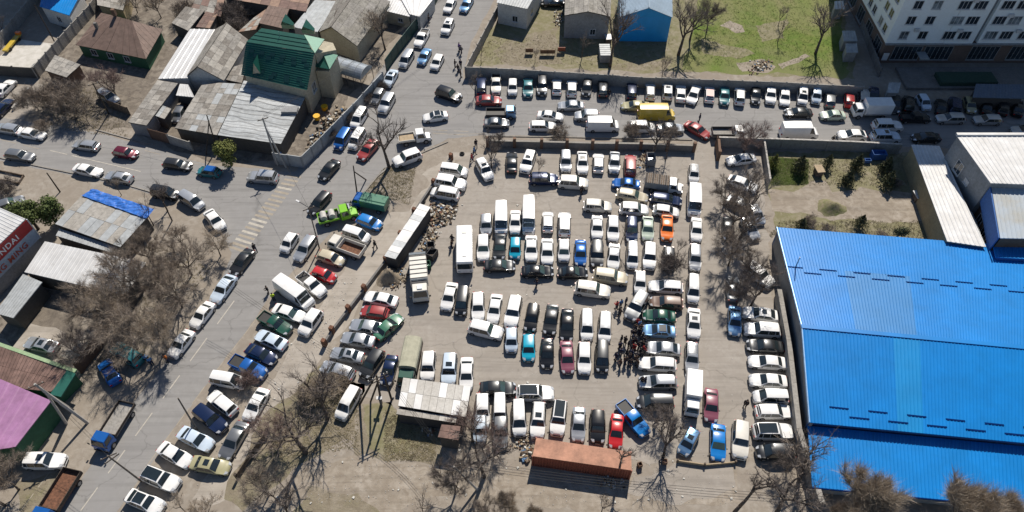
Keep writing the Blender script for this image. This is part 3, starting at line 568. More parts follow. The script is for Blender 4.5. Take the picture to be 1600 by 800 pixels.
poly_sheet('service_lane', [(1086, 250), (1086, 212), (1118, 214), (1120, 300), (1140, 560), (1150, 760), (1050, 790), (980, 770), (990, 745), (1080, 725), (1095, 560)], .012, 'lot')
poly_sheet('lawn', [(737, 100), (752, 74), (790, 0), (830, -80), (1300, -80), (1318, 0), (1336, 124), (1200, 117), (980, 111), (800, 102)], .004, 'lawn_thin')
poly_sheet('bare_patch', [(800, 60), (870, 40), (880, 100), (840, 104), (790, 100), (770, 80)], .008, 'drygrass')
poly_sheet('bare_patch', [(940, 108), (1000, 92), (1050, 96), (1040, 112), (990, 110)], .008, 'drygrass')
poly_sheet('lawn', [(1062, 110), (1080, 55), (1110, -80), (1290, -80), (1308, 0), (1328, 112), (1322, 121), (1200, 116)], .008, 'lawn')
poly_sheet('garden_soil', [(1196, 236), (1420, 238), (1462, 392), (1214, 372)], .004, 'lawn_thin')
poly_sheet('garden_path', [(1199, 296), (1240, 300), (1266, 283), (1290, 282), (1300, 300), (1345, 292), (1362, 296), (1380, 300), (1430, 300), (1446, 350), (1400, 346), (1340, 342), (1300, 346), (1262, 334), (1206, 330)], .008, 'track_dirt')
for q_ in ([(1124, 40), (1140, 32), (1160, 40), (1164, 50), (1150, 52), (1138, 44)], [(1215, 100), (1240, 92), (1258, 84), (1266, 88), (1240, 100), (1222, 108)], [(1150, 98), (1190, 92), (1212, 104), (1200, 114), (1160, 112)]): poly_sheet('bare_patch', q_, .012, 'track_dirt')
poly_sheet('bare_patch', [(1095, 60), (1120, 66), (1180, 84), (1150, 92), (1100, 84)], .012, 'lawn_thin')
poly_sheet('bare_patch', [(1180, 40), (1230, 30), (1225, 60), (1190, 66)], .012, 'lawn_thin')
poly_sheet('yard_concrete', [(-30, 110), (34, 62), (96, 70), (58, 108), (-20, 112)], .006, 'concrete_ground')
poly_sheet('yard_concrete', [(-60, 130), (70, 135), (40, 190), (0, 182), (-60, 170)], .006, 'lot')
poly_sheet('yard_concrete', [(46, 505), (122, 526), (146, 545), (120, 572), (20, 542)], .006, 'path')
poly_sheet('yard_concrete', [(30, 545), (-40, 520), (60, 470), (70, 450), (124, 470), (128, 530)], .004, 'yard_soil')
poly_sheet('yard_ground', [(200, 200), (330, 255), (470, 255), (590, 100), (660, 0), (690, -70), (60, -70), (100, 60), (60, 130), (120, 200)], .002, 'yard_soil')
poly_sheet('grassy_track', [(560, 640), (640, 640), (690, 680), (690, 728), (600, 724), (560, 720)], .004, 'drygrass')
poly_sheet('track_grass', [(566, 632), (610, 628), (640, 668), (668, 690), (600, 712), (576, 700)], .008, 'lawn_thin')
poly_sheet('dirt_track', [(470, 720), (560, 712), (700, 730), (840, 745), (980, 745), (1150, 730), (1160, 790), (900, 800), (700, 775), (520, 830), (410, 830)], .006, 'track_dirt')
poly_sheet('verge_grass', [(420, 640), (500, 570), (570, 600), (556, 680), (480, 720), (380, 800), (350, 780)], .008, 'drygrass')
poly_sheet('verge_grass', [(480, 760), (560, 770), (640, 850), (420, 860)], .008, 'drygrass')
poly_sheet('verge_grass', [(30, 800), (20, 755), (100, 740), (60, 850), (-30, 850)], .006, 'drygrass')
poly_sheet('verge_grass', [(572, 300), (600, 266), (640, 256), (668, 280), (640, 330), (560, 330)], .006, 'dirt')
# heap of soil in the garden
def heap(name, px, py, rx, ry, h, m, seed=0, nn=26, kind='structure', par=None):
    rr = random.Random(seed); c = G(px, py); mb = MB(); N_ = nn; rings = 7
    vs = [(c.x, c.y, h)]
    for k in range(1, rings+1):
        t = k/rings
        for i in range(N_):
            a = 2*math.pi*i/N_; j = 1+.12*math.sin(3*a+seed)+rr.uniform(-.05, .05)
            vs.append((c.x+rx*t*j*math.cos(a), c.y+ry*t*j*math.sin(a), (h*(math.cos(t*math.pi)*.5+.5)+rr.uniform(-.06, .06)*h) if k < rings else -.05))
    fs = [(0, 1+i, 1+(i+1) % N_) for i in range(N_)]
    for k in range(rings-1):
        for i in range(N_): a = 1+k*N_+i; b = 1+k*N_+(i+1) % N_; fs.append((a, a+N_, b+N_, b))
    mb.add(vs, fs); o = mb.build(name, m, par, smooth=True); 
    if kind: o['kind'] = kind
    return o
heap('soil_mound', 1298, 325, 2.35, 1.9, 1.2, 'mound', 2)
# painted road marks: every stripe a piece of the road
def stripe(a, b, wd, m='paint_line', parent=road, z=.011, name='stripe'):
    a = G(*a); b = G(*b); d = (b-a).normalized(); n = Vector((-d.y, d.x, 0))*wd/2
    o = MB().hexa([p+Vector((0, 0, z-.005)) for p in (a-n, b-n, b+n, a+n)], [p+Vector((0, 0, z)) for p in (a-n, b-n, b+n, a+n)]).build(name, m, parent); return o
for i in range(19):
    t = i/18; ax, ay = 125+(530-125)*t, 645+(150-645)*t; bx, by = 235+(622-235)*t, 682+(166-682)*t
    stripe((330+ax/4.44, 240+ay/4.44), (330+bx/4.44, 240+by/4.44), .42, 'paint_line' if i in (2, 4, 6, 7, 15) else 'paint_line_worn')
def dashes(a, b, n, duty, wd=.13, m='paint_line'):
    for i in range(n):
        p = [a[k]+(b[k]-a[k])*i/n for k in (0, 1)]; q = [a[k]+(b[k]-a[k])*(i+duty)/n for k in (0, 1)]; stripe(p, q, wd, m, name='lane_dash')
dashes((366, 470), (110, 820), 6, .62); dashes((404, 494), (322, 600), 3, .85, .12, 'paint_line_worn'); dashes((320, 604), (222, 738), 4, .8, .12, 'paint_line_worn')
dashes((78, 235), (108, 242), 1, .9); dashes((112, 243), (220, 268), 1, 1); dashes((0, 218), (72, 235), 2, .7, .12, 'paint_line_worn'); dashes((226, 235), (330, 262), 3, .7, .1, 'paint_line_worn')
dashes((150, 640), (20, 815), 4, .8, .1, 'paint_line_worn'); dashes((676, 208), (742, 212), 2, .7, .14, 'paint_line_worn'); dashes((676, 203), (742, 206), 2, .7, .14, 'paint_line_worn')
dashes((700, 210), (752, 209), 1, 1, .1, 'paint_line_worn')
def kerb(pts, m='kerb', h=.14, wd=.2, step=2.0, label=None):
    root = thing('kerb', label, 'kerb', G(*pts[0]))
    for i in range(len(pts)-1):
        a, b = G(*pts[i]), G(*pts[i+1]); L = (b-a).length; n = max(1, int(L/step)); rz = math.atan2((b-a).y, (b-a).x)
        for k in range(n):
            c = a+(b-a)*((k+.5)/n); MB().box((c.x, c.y, h/2), (L/n-.03, wd, h), rz).build('kerb_stone', m, root)
    return root
kerb([(0, 247), (60, 260), (118, 272), (190, 287), (235, 300)], label='kerb along the south side of the west street')
kerb([(762, 213), (900, 215), (1082, 219)], label='kerb along the east road above the lot wall')
kerb([(700, 222), (650, 243), (612, 258), (590, 276), (566, 305)], label='curved kerb beside the big bare tree')
kerb([(1120, 221), (1250, 222), (1400, 228)], label='kerb along the road beside the garden wall')
kerb([(150, 203), (205, 218), (240, 226)], label='kerb on the north side of the west street')
# ---------------------------------------------------------------- walls and fences
def wall_run(name, label, pts, h, m, panel=2.5, th=.15, post=.25, posth=.15, pm=None, cap=None, cat='wall', pname='panel', group=None):
    root = thing(name, label, cat, G(*pts[0]), group)
    for i in range(len(pts)-1):
        a, b = G(*pts[i]), G(*pts[i+1]); L = (b-a).length; n = max(1, round(L/panel)); rz = math.atan2((b-a).y, (b-a).x); rr = random.Random(i+len(label))
        for k in range(n):
            c = a+(b-a)*((k+.5)/n); dh = rr.uniform(-.04, .04)
            MB().box((c.x, c.y, (h+dh)/2), (L/n-post*.9, th, h+dh), rz+rr.uniform(-.006, .006)).build(pname, m, root)
            if cap: MB().box((c.x, c.y, h+.08), (L/n-.02, th+.12, .07), rz).build('coping', cap, root)
        for k in range(n+(1 if i == len(pts)-2 else 0)):
            c = a+(b-a)*(k/n); MB().box((c.x, c.y, (h+posth)/2), (post, post, h+posth), rz).build('post', pm or m, root)
    return root
wall_run('concrete_wall', 'long grey concrete panel wall between the lawn and the parked row', [(728, 121), (800, 124), (1000, 137), (1200, 144), (1342, 152)], 2.3, 'concrete', 2.6)
wall_run('concrete_wall', 'grey concrete wall between the uphill street and the old yard', [(728, 121), (752, 74), (790, 0), (820, -60)], 2.2, 'concrete', 2.6)
wall_run('brick_pier_wall', 'dark low wall with square piers along the north of the lot', [(762, 229), (846, 231), (925, 233), (1000, 234), (1083, 237)], 1.3, 'concrete_dark', 4.4, .25, .5, .7, 'wall_brown', 'kerb')
wall_run('garden_wall', 'plain grey garden wall beside the east road', [(1119, 229), (1190, 231), (1250, 233), (1330, 236), (1400, 240)], 2.0, 'concrete', 4.0, .2, .4, .1, None, 'stone')
wall_run('side_wall', 'grey wall between the tree strip and the garden', [(1190, 231), (1199, 292)], 1.7, 'concrete', 3, .15, .2, .05, None, 'stone')
wall_run('gate_pier', 'thick dark gate pier at the lane entrance', [(1119, 229), (1121, 250)], 2.0, 'wall_brown', 3, .4, .5, .1)
wall_run('hedge_wall', 'crumbling low wall with stumpy piers on the west edge of the lot', [(705, 250), (678, 290), (648, 335), (604, 410), (570, 455), (520, 520), (508, 540)], .75, 'concrete_dark', 5.0, .3, .55, .65, 'rust')
wall_run('green_fence', 'dark green sheet metal fence along the uphill street', [(604, 112), (622, 86), (650, 50), (682, 4), (700, -30)], 2.6, 'roof_green_dark', 2.2, .06, .1, .05, 'chassis', cat='fence')
wall_run('yard_fence', 'blue grey panel wall enclosing the green house yard', [(600, 130), (555, 180), (505, 232), (475, 262), (432, 256)], 2.4, 'roof_pale', 2.8, .12, .25, .1, 'wall_grey')
wall_run('board_fence', 'pale slab fence left of the brown roofed house', [(60, 122), (100, 76), (148, 22), (170, -10)], 2.3, 'concrete', 2.2)
wall_run('board_fence', 'grey slab fence left of the snowy yard', [(-25, 110), (10, 66), (50, 18), (75, -15)], 2.2, 'concrete', 2.2)
wall_run('yard_wall', 'dark front wall with blue sign at the foot of the concrete yard', [(0, 118), (28, 120), (62, 122)], 2.2, 'wall_dark', 3)
wall_run('board_fence', 'short brown board fence below the yard with the silver SUV', [(172, 168), (204, 180)], 1.7, 'wood', 1.8, .08, .12, .1, cat='fence')
wall_run('metal_gate', 'dark red sheet gate between the walled yard and the street', [(238, 217), (268, 225)], 2.2, 'wall_brown', 2.2, .06, .12, .1, cat='gate')
wall_run('yard_wall', 'grey yard wall right of the dark red gate', [(268, 225), (302, 236)], 2.0, 'concrete', 3)
wall_run('red_fence', 'dark red metal fence beside the bushes and blue sedan', [(128, 584), (150, 556), (178, 522)], 2.4, 'wall_brown', 2, .06, .12, .05, cat='fence')
wall_run('timber_railing', 'dark timber railing beside the grey sedan on the verge', [(420, 678), (396, 712), (372, 748)], 1.1, 'wood', 3.2, .08, .3, .25, 'wood_dark', cat='railing')
wall_run('timber_railing', 'low pale timber rail in front of the bright blue sedan', [(1058, 722), (1100, 728), (1148, 724)], .5, 'cardboard', 3.2, .12, .2, .25, 'wood', cat='railing')
wall_run('stone_edging', 'pale slab edging beside the cars at the left edge', [(22, 172), (46, 142)], .6, 'stone', 1.8, .5, .3, .02)
wall_run('garden_border', 'pale timber garden border south of the west street', [(0, 268), (38, 276), (30, 288), (0, 282)], .4, 'wood', 2, .12, .15, .05, cat='border')
wall_run('lane_wall', 'narrow wall lane beside the tower block', [(1322, -10), (1350, 60), (1372, 120)], 1.8, 'concrete_dark', 3)
OPR = random.Random(21)
# ---------------------------------------------------------------- building helpers
def walls(root, top, m, inset=.25, drop=.14, skip=()):
    c = sum((Vector(p) for p in top), Vector())/len(top); P = []
    for p in top:
        p = Vector(p); d = Vector((p.x-c.x, p.y-c.y, 0)); P.append(p-d.normalized()*inset-Vector((0, 0, drop)))
    n = len(P); area = sum(P[i].x*P[(i+1) % n].y-P[(i+1) % n].x*P[i].y for i in range(n)); sg = 1 if area > 0 else -1
    for i in range(n):
        if i in skip: continue
        a, b = P[i], P[(i+1) % n]; d = (b-a); d.z = 0; d.normalize(); nn = Vector((-d.y, d.x, 0))*sg*.2
        a2, b2 = a+nn, b+nn; z0 = lambda p: Vector((p.x, p.y, 0))
        MB().hexa([z0(a), z0(b), z0(b2)-d*.2, z0(a2)+d*.2], [a, b, b2-d*.2, a2+d*.2]).build('wall', m, root)
    return P, sg
def opening(root, a, b, sg, u, w_, z0, z1, name='window', pane='glass_house', frame='roof_white', mull=1):
    if pane == 'glass_house' and OPR.random() < .22: pane = 'curtain'
    d = (b-a); d.z = 0; L = d.length; d.normalize(); n = Vector((d.y, -d.x, 0))*sg; c = Vector((a.x, a.y, 0))+d*L*u
    rz = math.atan2(d.y, d.x); fr = MB(); t = .09
    for k in (-1, 1):
        q = c+d*k*(w_/2)+n*.02; fr.box((q.x, q.y, (z0+z1)/2), (t, .12, z1-z0+t), rz)
    for z in (z0, z1): q = c+n*.02; fr.box((q.x, q.y, z), (w_-t, .12, t), rz)
    for k in range(mull): q = c+d*(-w_/2+w_*(k+1)/(mull+1))+n*.02; fr.box((q.x, q.y, (z0+z1)/2), (.07, .10, z1-z0-t), rz)
    f = fr.build(name, frame, root); q = c+n*.015
    p = MB().box((q.x, q.y, (z0+z1)/2), (w_-t, .05, z1-z0-t), rz).build('pane' if name == 'window' else 'door_leaf', pane, root); p.parent = f
    if name == 'window': s = MB().box(((c+n*.1).x, (c+n*.1).y, z0-.09), (w_+.2, .24, .06), rz).build('sill', frame, root); s.parent = f
    return f
def corrugated(root, A, B, Cc, D, period, amp, m, name='roof', th=.1):
    "ribs run A->D and B->C, repeated across A->B"
    A, B, Cc, D = map(Vector, (A, B, Cc, D)); n = max(2, int((B-A).length/period)); nrm = (B-A).cross(D-A).normalized()
    if nrm.z < 0: nrm = -nrm
    mb = MB(); prof = [0, 0, 1, 1]; top = []; bot = []; off = [0, .62, .72, .9]
    for i in range(n+1):
        for k in range(4):
            t = (i+off[k])/n
            if t > 1.0001: break
            h = amp*prof[k]; top.append(A+(B-A)*t+nrm*h); bot.append(D+(Cc-D)*t+nrm*h)
    k = len(top); mb.add(top+bot, [(i, i+1, k+i+1, k+i) for i in range(k-1)])
    mb.slab([p-nrm*.01 for p in (A, B, Cc, D)], th)
    o = mb.build(name, m, root); return o
def sheets(root, A, B, Cc, D, nu, nv, mats, seed=1, name='roof_sheet', th=.05, jit=.03):
    rr = random.Random(seed); A, B, Cc, D = map(Vector, (A, B, Cc, D)); P = lambda u, v: (A*(1-u)+B*u)*(1-v)+(D*(1-u)+Cc*u)*v
    nrm = (B-A).cross(D-A).normalized(); nrm = -nrm if nrm.z < 0 else nrm
    lu, lv = (B-A).length/nu, (D-A).length/nv; gu, gv = .03/lu/nu, .03/lv/nv
    for i in range(nu):
        for j in range(nv):
            q = [P(i/nu+gu*.5, j/nv+gv*.5), P((i+1)/nu-gu*.5, j/nv+gv*.5), P((i+1)/nu-gu*.5, (j+1)/nv-gv*.5), P(i/nu+gu*.5, (j+1)/nv-gv*.5)]
            q = [p+nrm*(rr.uniform(0, jit)+.02*(j % 2)) for p in q]
            MB().hexa([p-nrm*th for p in q], q).build(name, rr.choice(mats), root)
    MB().slab([p-nrm*(th+.02) for p in (A, B, Cc, D)], .08).build('roof_deck', 'wood_dark', root)
def simple_house(name, label, cr, z, wallm, roof, cat='building', nu=6, nv=6, ops=(), seed=1, per=.5, amp=.05):
    "single pitch roof: cr = four px corners, z = four heights; roof = ('c', mat) ribbed or ('s', mats) sheets"
    top = [G(p[0], p[1], h) for p, h in zip(cr, z)]; c = sum(top, Vector())/4
    root = thing(name, label, cat, (c.x, c.y, 0)); P, sg = walls(root, top, wallm)
    if roof[0] == 'c': corrugated(root, *top, per, amp, roof[1])
    else: sheets(root, *top, nu, nv, roof[1], seed)
    for e, u, w_, z0, z1, nm in ops:
        opening(root, P[e], P[(e+1) % 4], sg, u, w_, z0, z1, nm, 'glass_house' if nm == 'window' else 'wood_dark')
    return root
def gable_house(name, label, eave, ridge, ze, zr, wallm, roofA, roofB, nu=6, nv=4, ops=(), seed=1, cat='house', per=.4, amp=.04):
    "eave px corners A,B,C,D; ridge px R0 (between A and D) and R1 (between B and C)"
    A, B, Cc, D = [G(p[0], p[1], ze) for p in eave]; R0, R1 = [G(p[0], p[1], zr) for p in ridge]; c = (A+B+Cc+D)/4
    root = thing(name, label, cat, (c.x, c.y, 0)); P, sg = walls(root, [A, B, Cc, D], wallm)
    for (a, b, r) in ((P[0], P[3], R0), (P[1], P[2], R1)):
        rr = Vector(((a.x+b.x)/2, (a.y+b.y)/2, zr-.2)); rr = Vector((r.x*.93+c.x*.07, r.y*.93+c.y*.07, zr-.25)); d = (c-rr); d.z = 0; d = d.normalized()*.15
        MB().hexa([a, b, rr], [a+d, b+d, rr+d]).build('gable_wall', wallm, root)
    for q, rf, sd in (((A, B, R1, R0), roofA, seed), ((D, Cc, R1, R0), roofB, seed+5)):
        if rf[0] == 'c': corrugated(root, *q, per, amp, rf[1])
        else: sheets(root, *q, nu, nv, rf[1], sd)
    rd = (R1-R0).normalized(); MB().tube(R0+Vector((0, 0, .06)), R1+Vector((0, 0, .06)), .1, n=6).build('ridge_cap', roofA[1] if roofA[0] == 'c' else roofA[1][0], root)
    for e, u, w_, z0, z1, nm in ops: opening(root, P[e], P[(e+1) % 4], sg, u, w_, z0, z1, nm, 'glass_house' if nm == 'window' else 'wood_dark')
    return root
def L2(a, b, t): return a+(b-a)*t
# ---------------------------------------------------------------- blue hall
def ray_plane(px, py, p0, n):
    d = Vector(((px-U0), F*CD-(py-V0)*SD, -(F*SD+(py-V0)*CD))); o = Vector((0, 0, H0)); return o+d*((p0-o).dot(n)/d.dot(n))
k_ = 1.25
NW, NE = G(1213, 355, 3.6), G(1600, 386, 3.6); NE = NW+(NE-NW)*k_
RW, RE = G(1252, 510, 5.3), G(1600, 543, 5.3); RE = RW+(RE-RW)*k_
SW, SE = G(1264, 660, 3.8), G(1600, 692, 3.8); SE = SW+(SE-SW)*k_
hall = thing('market_hall', 'huge hall with bright blue ribbed metal roof filling the right side', 'building', ((NW.x+SE.x)/2, (NW.y+SE.y)/2, 0))
for (A, B, D, E), fr in (((NW, NE, RW, RE), [(0, .2, 'roof_blue'), (.2, .42, 'roof_blue_old'), (.42, 1, 'roof_blue')]), ((RW, RE, SW, SE), [(0, .335, 'roof_blue'), (.335, .43, 'roof_blue_teal'), (.43, 1, 'roof_blue')])):
    for t0, t1, m_ in fr:
        if D is SW: corrugated(hall, L2(A, B, t0), L2(A, B, t1), L2(D, E, t1), L2(D, E, t0), .42, .05, m_, 'roof_slope')
        else:
            if m_ == 'roof_blue_old': corrugated(hall, L2(L2(A, D, .42), L2(B, E, .42), t0), L2(L2(A, D, .42), L2(B, E, .42), t1), L2(D, E, t1), L2(D, E, t0), .42, .05, m_, 'roof_slope'); corrugated(hall, L2(A, B, t0), L2(A, B, t1), L2(L2(A, D, .42), L2(B, E, .42), t1), L2(L2(A, D, .42), L2(B, E, .42), t0), .42, .05, 'roof_blue', 'roof_slope')
            else: corrugated(hall, L2(A, B, t0), L2(A, B, t1), L2(D, E, t1), L2(D, E, t0), .42, .05, m_, 'roof_slope')
MB().box(((RW.x+RE.x)/2, (RW.y+RE.y)/2, 5.37), ((RE-RW).length, .55, .07), math.atan2((RE-RW).y, (RE-RW).x)).build('ridge_cap', 'roof_blue', hall)
def in_(p, dz): return Vector((p.x, p.y, p.z+dz))
for a, b in ((NW, RW), (RW, SW)):
    o = Vector((.35, 0, 0)); MB().hexa([Vector((a.x, a.y, 0))+o, Vector((b.x, b.y, 0))+o, Vector((b.x+.25, b.y, 0))+o, Vector((a.x+.25, a.y, 0))+o], [in_(a, -.15)+o, in_(b, -.15)+o, in_(b, -.15)+o+Vector((.25, 0, 0)), in_(a, -.15)+o+Vector((.25, 0, 0))]).build('wall', 'wall_grey', hall)
    MB().hexa([in_(a, -.25), in_(b, -.25), in_(b, -.25)+Vector((.12, 0, 0)), in_(a, -.25)+Vector((.12, 0, 0))], [in_(a, .08), in_(b, .08), in_(b, .08)+Vector((.12, 0, 0)), in_(a, .08)+Vector((.12, 0, 0))]).build('verge_trim', 'gutter', hall)
for a, b, dy in ((NW, NE, -.3), (SW, SE, .3)):
    o = Vector((.3, dy, 0)); MB().hexa([Vector((p.x, p.y, 0))+o for p in (a, b)]+[Vector((b.x, b.y+dy*.5, 0))+o, Vector((a.x, a.y+dy*.5, 0))+o], [in_(a, -.14)+o, in_(b, -.14)+o, in_(b, -.14)+o+Vector((0, dy*.5, 0)), in_(a, -.14)+o+Vector((0, dy*.5, 0))]).build('wall', 'wall_blue', hall)
def slit(a, b, p0, n, wd=.18):
    A = ray_plane(*a, p0, n); B = ray_plane(*b, p0, n); s = n.cross(B-A).normalized()*wd/2; up = n*.065
    MB().hexa([A-s, B-s, B+s, A+s], [A-s+up, B-s+up, B+s+up, A+s+up]).build('roof_vent', 'slit', hall)
nN = (NE-NW).cross(RW-NW).normalized(); nN = -nN if nN.z < 0 else nN; nS = (RE-RW).cross(SW-RW).normalized(); nS = -nS if nS.z < 0 else nS
for k in range(8):
    x = 1227+k*53.2; y = 416.5+k*4.75; slit((x, y), (x+27, y+2.4), NW, nN); x += 29; y += 10; slit((x, y), (x+27, y+2.4), NW, nN)
    x = 1296+k*60.6; y = 636+k*6.3; slit((x, y), (x+30, y+3.2), SW, nS); x += 31.3; y += 16; slit((x, y), (x+31, y+3.1), SW, nS)
fn = thing('hall_fence', 'grey slab topped fence along the west side of the blue hall', 'wall', (RW.x-.7, RW.y, 0)); fp = [Vector((p.x-.75, p.y, 0)) for p in (L2(NW, RW, .55), RW, SW, Vector((SW.x+.4, SW.y-9, 0)))]
for a, b in zip(fp, fp[1:]):
    n_ = max(1, round((b-a).length/3))
    for k in range(n_):
        c = L2(a, b, (k+.5)/n_); rz = math.atan2((b-a).y, (b-a).x); MB().box((c.x, c.y, 1.05), ((b-a).length/n_-.04, .16, 2.1), rz).build('panel', 'concrete', fn); MB().box((c.x+.12, c.y, 2.14), ((b-a).length/n_-.02, .62, .08), rz).build('coping', 'concrete', fn)
# low annexe south of the hall
LW, LE = G(1269, 761, 2.2), G(1600, 793, 2.2); LE = LW+(LE-LW)*k_
TW = Vector((SW.x+.2, SW.y+.1, 2.75)); TE = Vector((SE.x+.2, SE.y+.1, 2.75))
ann = thing('hall_annexe', 'lower blue roofed annexe along the south side of the hall', 'building', ((TW.x+LE.x)/2, (TW.y+LE.y)/2, 0))
corrugated(ann, TW, TE, LE, LW, .42, .05, 'roof_blue', 'roof_slope')
for a, b, o in ((LW, LE, Vector((.3, .3, 0))), (TW, LW, Vector((.3, 0, 0)))):
    d = (b-a).normalized(); n = Vector((-d.y, d.x, 0))*.2; MB().hexa([Vector((a.x, a.y, 0))+o, Vector((b.x, b.y, 0))+o, Vector((b.x, b.y, 0))+o+n, Vector((a.x, a.y, 0))+o+n], [in_(a, -.15)+o, in_(b, -.15)+o, in_(b, -.15)+o+n, in_(a, -.15)+o+n]).build('wall', 'wall_grey', ann)
MB().hexa([in_(LW, -.2), in_(LE, -.2), in_(LE, -.2)-Vector((0, .12, 0)), in_(LW, -.2)-Vector((0, .12, 0))], [in_(LW, .02), in_(LE, .02), in_(LE, .02)-Vector((0, .12, 0)), in_(LW, .02)-Vector((0, .12, 0))]).build('gutter', 'slit', ann)
# blue lower block between the hall and the grey building
P4 = [G(1553, 388, 4.5), G(1700, 392, 4.5), G(1700, 400, 4.5), G(1556, 398, 4.5)]
# ---------------------------------------------------------------- tower block
X0, Y0, TH, TB = 66.9, 112.6, 38.0, 4.5
tower = thing('tower_block', 'tall pale apartment block with brown shop floor at the upper right', 'building', (X0+32, Y0+17, 0))
MB().hexa([(X0+.4, Y0+.4, 0), (X0+66, Y0+.4, 0), (X0+66, Y0+34, 0), (X0+.4, Y0+34, 0)], [(X0+.4, Y0+.4, TB), (X0+66, Y0+.4, TB), (X0+66, Y0+34, TB), (X0+.4, Y0+34, TB)]).build('shop_floor', 'tower_base', tower)
for xa, xb, dy in ((0, 10.3, 0), (10.35, 15.5, -.06), (15.5, 16.4, .7), (16.4, 31, 0), (31, 31.9, .7), (31.9, 66, 0)):
    MB().hexa([(X0+xa, Y0+dy, TB), (X0+xb, Y0+dy, TB), (X0+xb, Y0+34, TB), (X0+xa, Y0+34, TB)], [(X0+xa, Y0+dy, TH), (X0+xb, Y0+dy, TH), (X0+xb, Y0+34, TH), (X0+xa, Y0+34, TH)]).build('wall_section', 'tower_wall' if dy < .5 else 'wall_grey', tower)
MB().box((X0+33, Y0-.12, TB-.08), (66, .5, .2)).build('string_course', 'wall_grey', tower)
MB().box((X0+33, Y0+17, TH+.3), (66.4, 34.4, .6)).build('parapet', 'tower_wall', tower)
a_, b_ = Vector((X0, Y0, 0)), Vector((X0+66, Y0, 0)); w0, w1 = Vector((X0, Y0, 0)), Vector((X0, Y0+34, 0))
for fl in range(11):
    z0 = TB+.95+3*fl
    if z0+1.5 > TH-1: break
    for i, (x, wd) in enumerate([(2.6, 1.5), (5.9, 1.5), (10.6, 2.1), (13.3, 2.1), (18.0, 2.1), (20.7, 2.1), (24.0, 2.1), (27.2, 2.1), (35, 1.8), (39, 1.8), (44, 2.1), (48, 2.1)]):
        if fl > 4 and i > 9: continue
        opening(tower, a_-Vector((0, .03 if 10 < x < 15 else 0, 0)), b_-Vector((0, .03 if 10 < x < 15 else 0, 0)), 1, x/66, wd, z0, z0+1.55, mull=2 if wd > 2 else 1)
    for y in (2.2, 4.5, 8.1, 10.4, 14, 16.3, 20, 24): opening(tower, w0, w1, -1, y/34, 1.4, z0, z0+1.5)
for x in (4.2, 9.8, 18.2, 25.4, 36): opening(tower, a_+Vector((0, .4, 0)), b_+Vector((0, .4, 0)), 1, (x+.6)/66, 5.0, .8, 3.6, mull=5, frame='wall_grey')
for y in (3, 8, 13, 18): opening(tower, w0+Vector((.4, 0, 0)), w1+Vector((.4, 0, 0)), -1, y/34, 3.0, .8, 3.4, mull=2, frame='wall_grey')
for ax, az in ((4.3, 7.4), (12.0, 7.3), (12.0, 13.2), (19.4, 10.3), (22.4, 7.2), (25.6, 13.3), (8.0, 16.2)):
    MB().box((X0+ax, Y0-.3, az), (.8, .4, .6)).build('air_conditioner', 'roof_white', tower)
MB().box((X0+1.0, Y0-.2, 1.8), (1.0, .12, 1.5)).build('wall_sign', 'roof_white', tower)
MB().box((X0+7.2, Y0-1.0, 2.6), (1.6, 2.2, .15)).build('entrance_canopy', 'roof_pale', tower)
MB().box((X0+16, Y0-4.5, .25), (26, 6, .5)).build('forecourt_step', 'concrete_dark', tower)
MB().box((X0+14, Y0-5.5, .9), (10, 3, .8)).build('planter_box', 'planter', tower)
# five storey block just outside the frame: its shadow lies over the yard at the top left
p, q = G(14, 0), G(146, 0); ob = thing('apartment_block', 'plain block beyond the top edge whose shadow fills the fenced yard', 'building', ((p.x+q.x)/2, 146, 0))
MB().box(((p.x+q.x)/2, 146, 11.7), (q.x-p.x, 13, 23.4)).build('wall_section', 'tower_wall', ob); MB().box(((p.x+q.x)/2, 146, 23.6), (q.x-p.x+.6, 13.6, .4)).build('roof', 'roof_grey', ob)
for fl in range(7):
    for k in range(6): opening(ob, Vector((p.x, 139.5, 0)), Vector((q.x, 139.5, 0)), 1, (k+.5)/6, 1.6, 1.1+3*fl, 2.6+3*fl)
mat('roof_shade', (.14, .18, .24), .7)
# sheds beside the tower
for lab, cr, z, wm, rm in [('tiny white roofed hut near the top edge by the tower lane', [(1304, 14), (1320, 14), (1318, 1), (1304, 2)], 2.4, 'wall_grey', 'roof_white'),
    ('flat grey hut in shadow beside the tower lane', [(1318, 64), (1340, 64), (1336, 48), (1316, 48)], 2.4, 'wall_grey', 'roof_pale'), ('second flat grey hut below the first beside the tower lane', [(1322, 82), (1341, 82), (1339, 68), (1321, 68)], 2.2, 'wall_grey', 'roof_pale'),
    ('small blue roofed kiosk in the shadow near the box truck', [(1386, 145), (1404, 145), (1408, 129), (1389, 129)], 2.3, 'wall_grey', 'roof_pale'), ('long low shed roof in the tower shadow', [(1520, 152), (1600, 154), (1600, 132), (1525, 131)], 2.6, 'wall_dark', 'roof_shade')]:
    simple_house('small_shed', lab, cr, [z]*4, wm, ('c', rm), cat='shed')
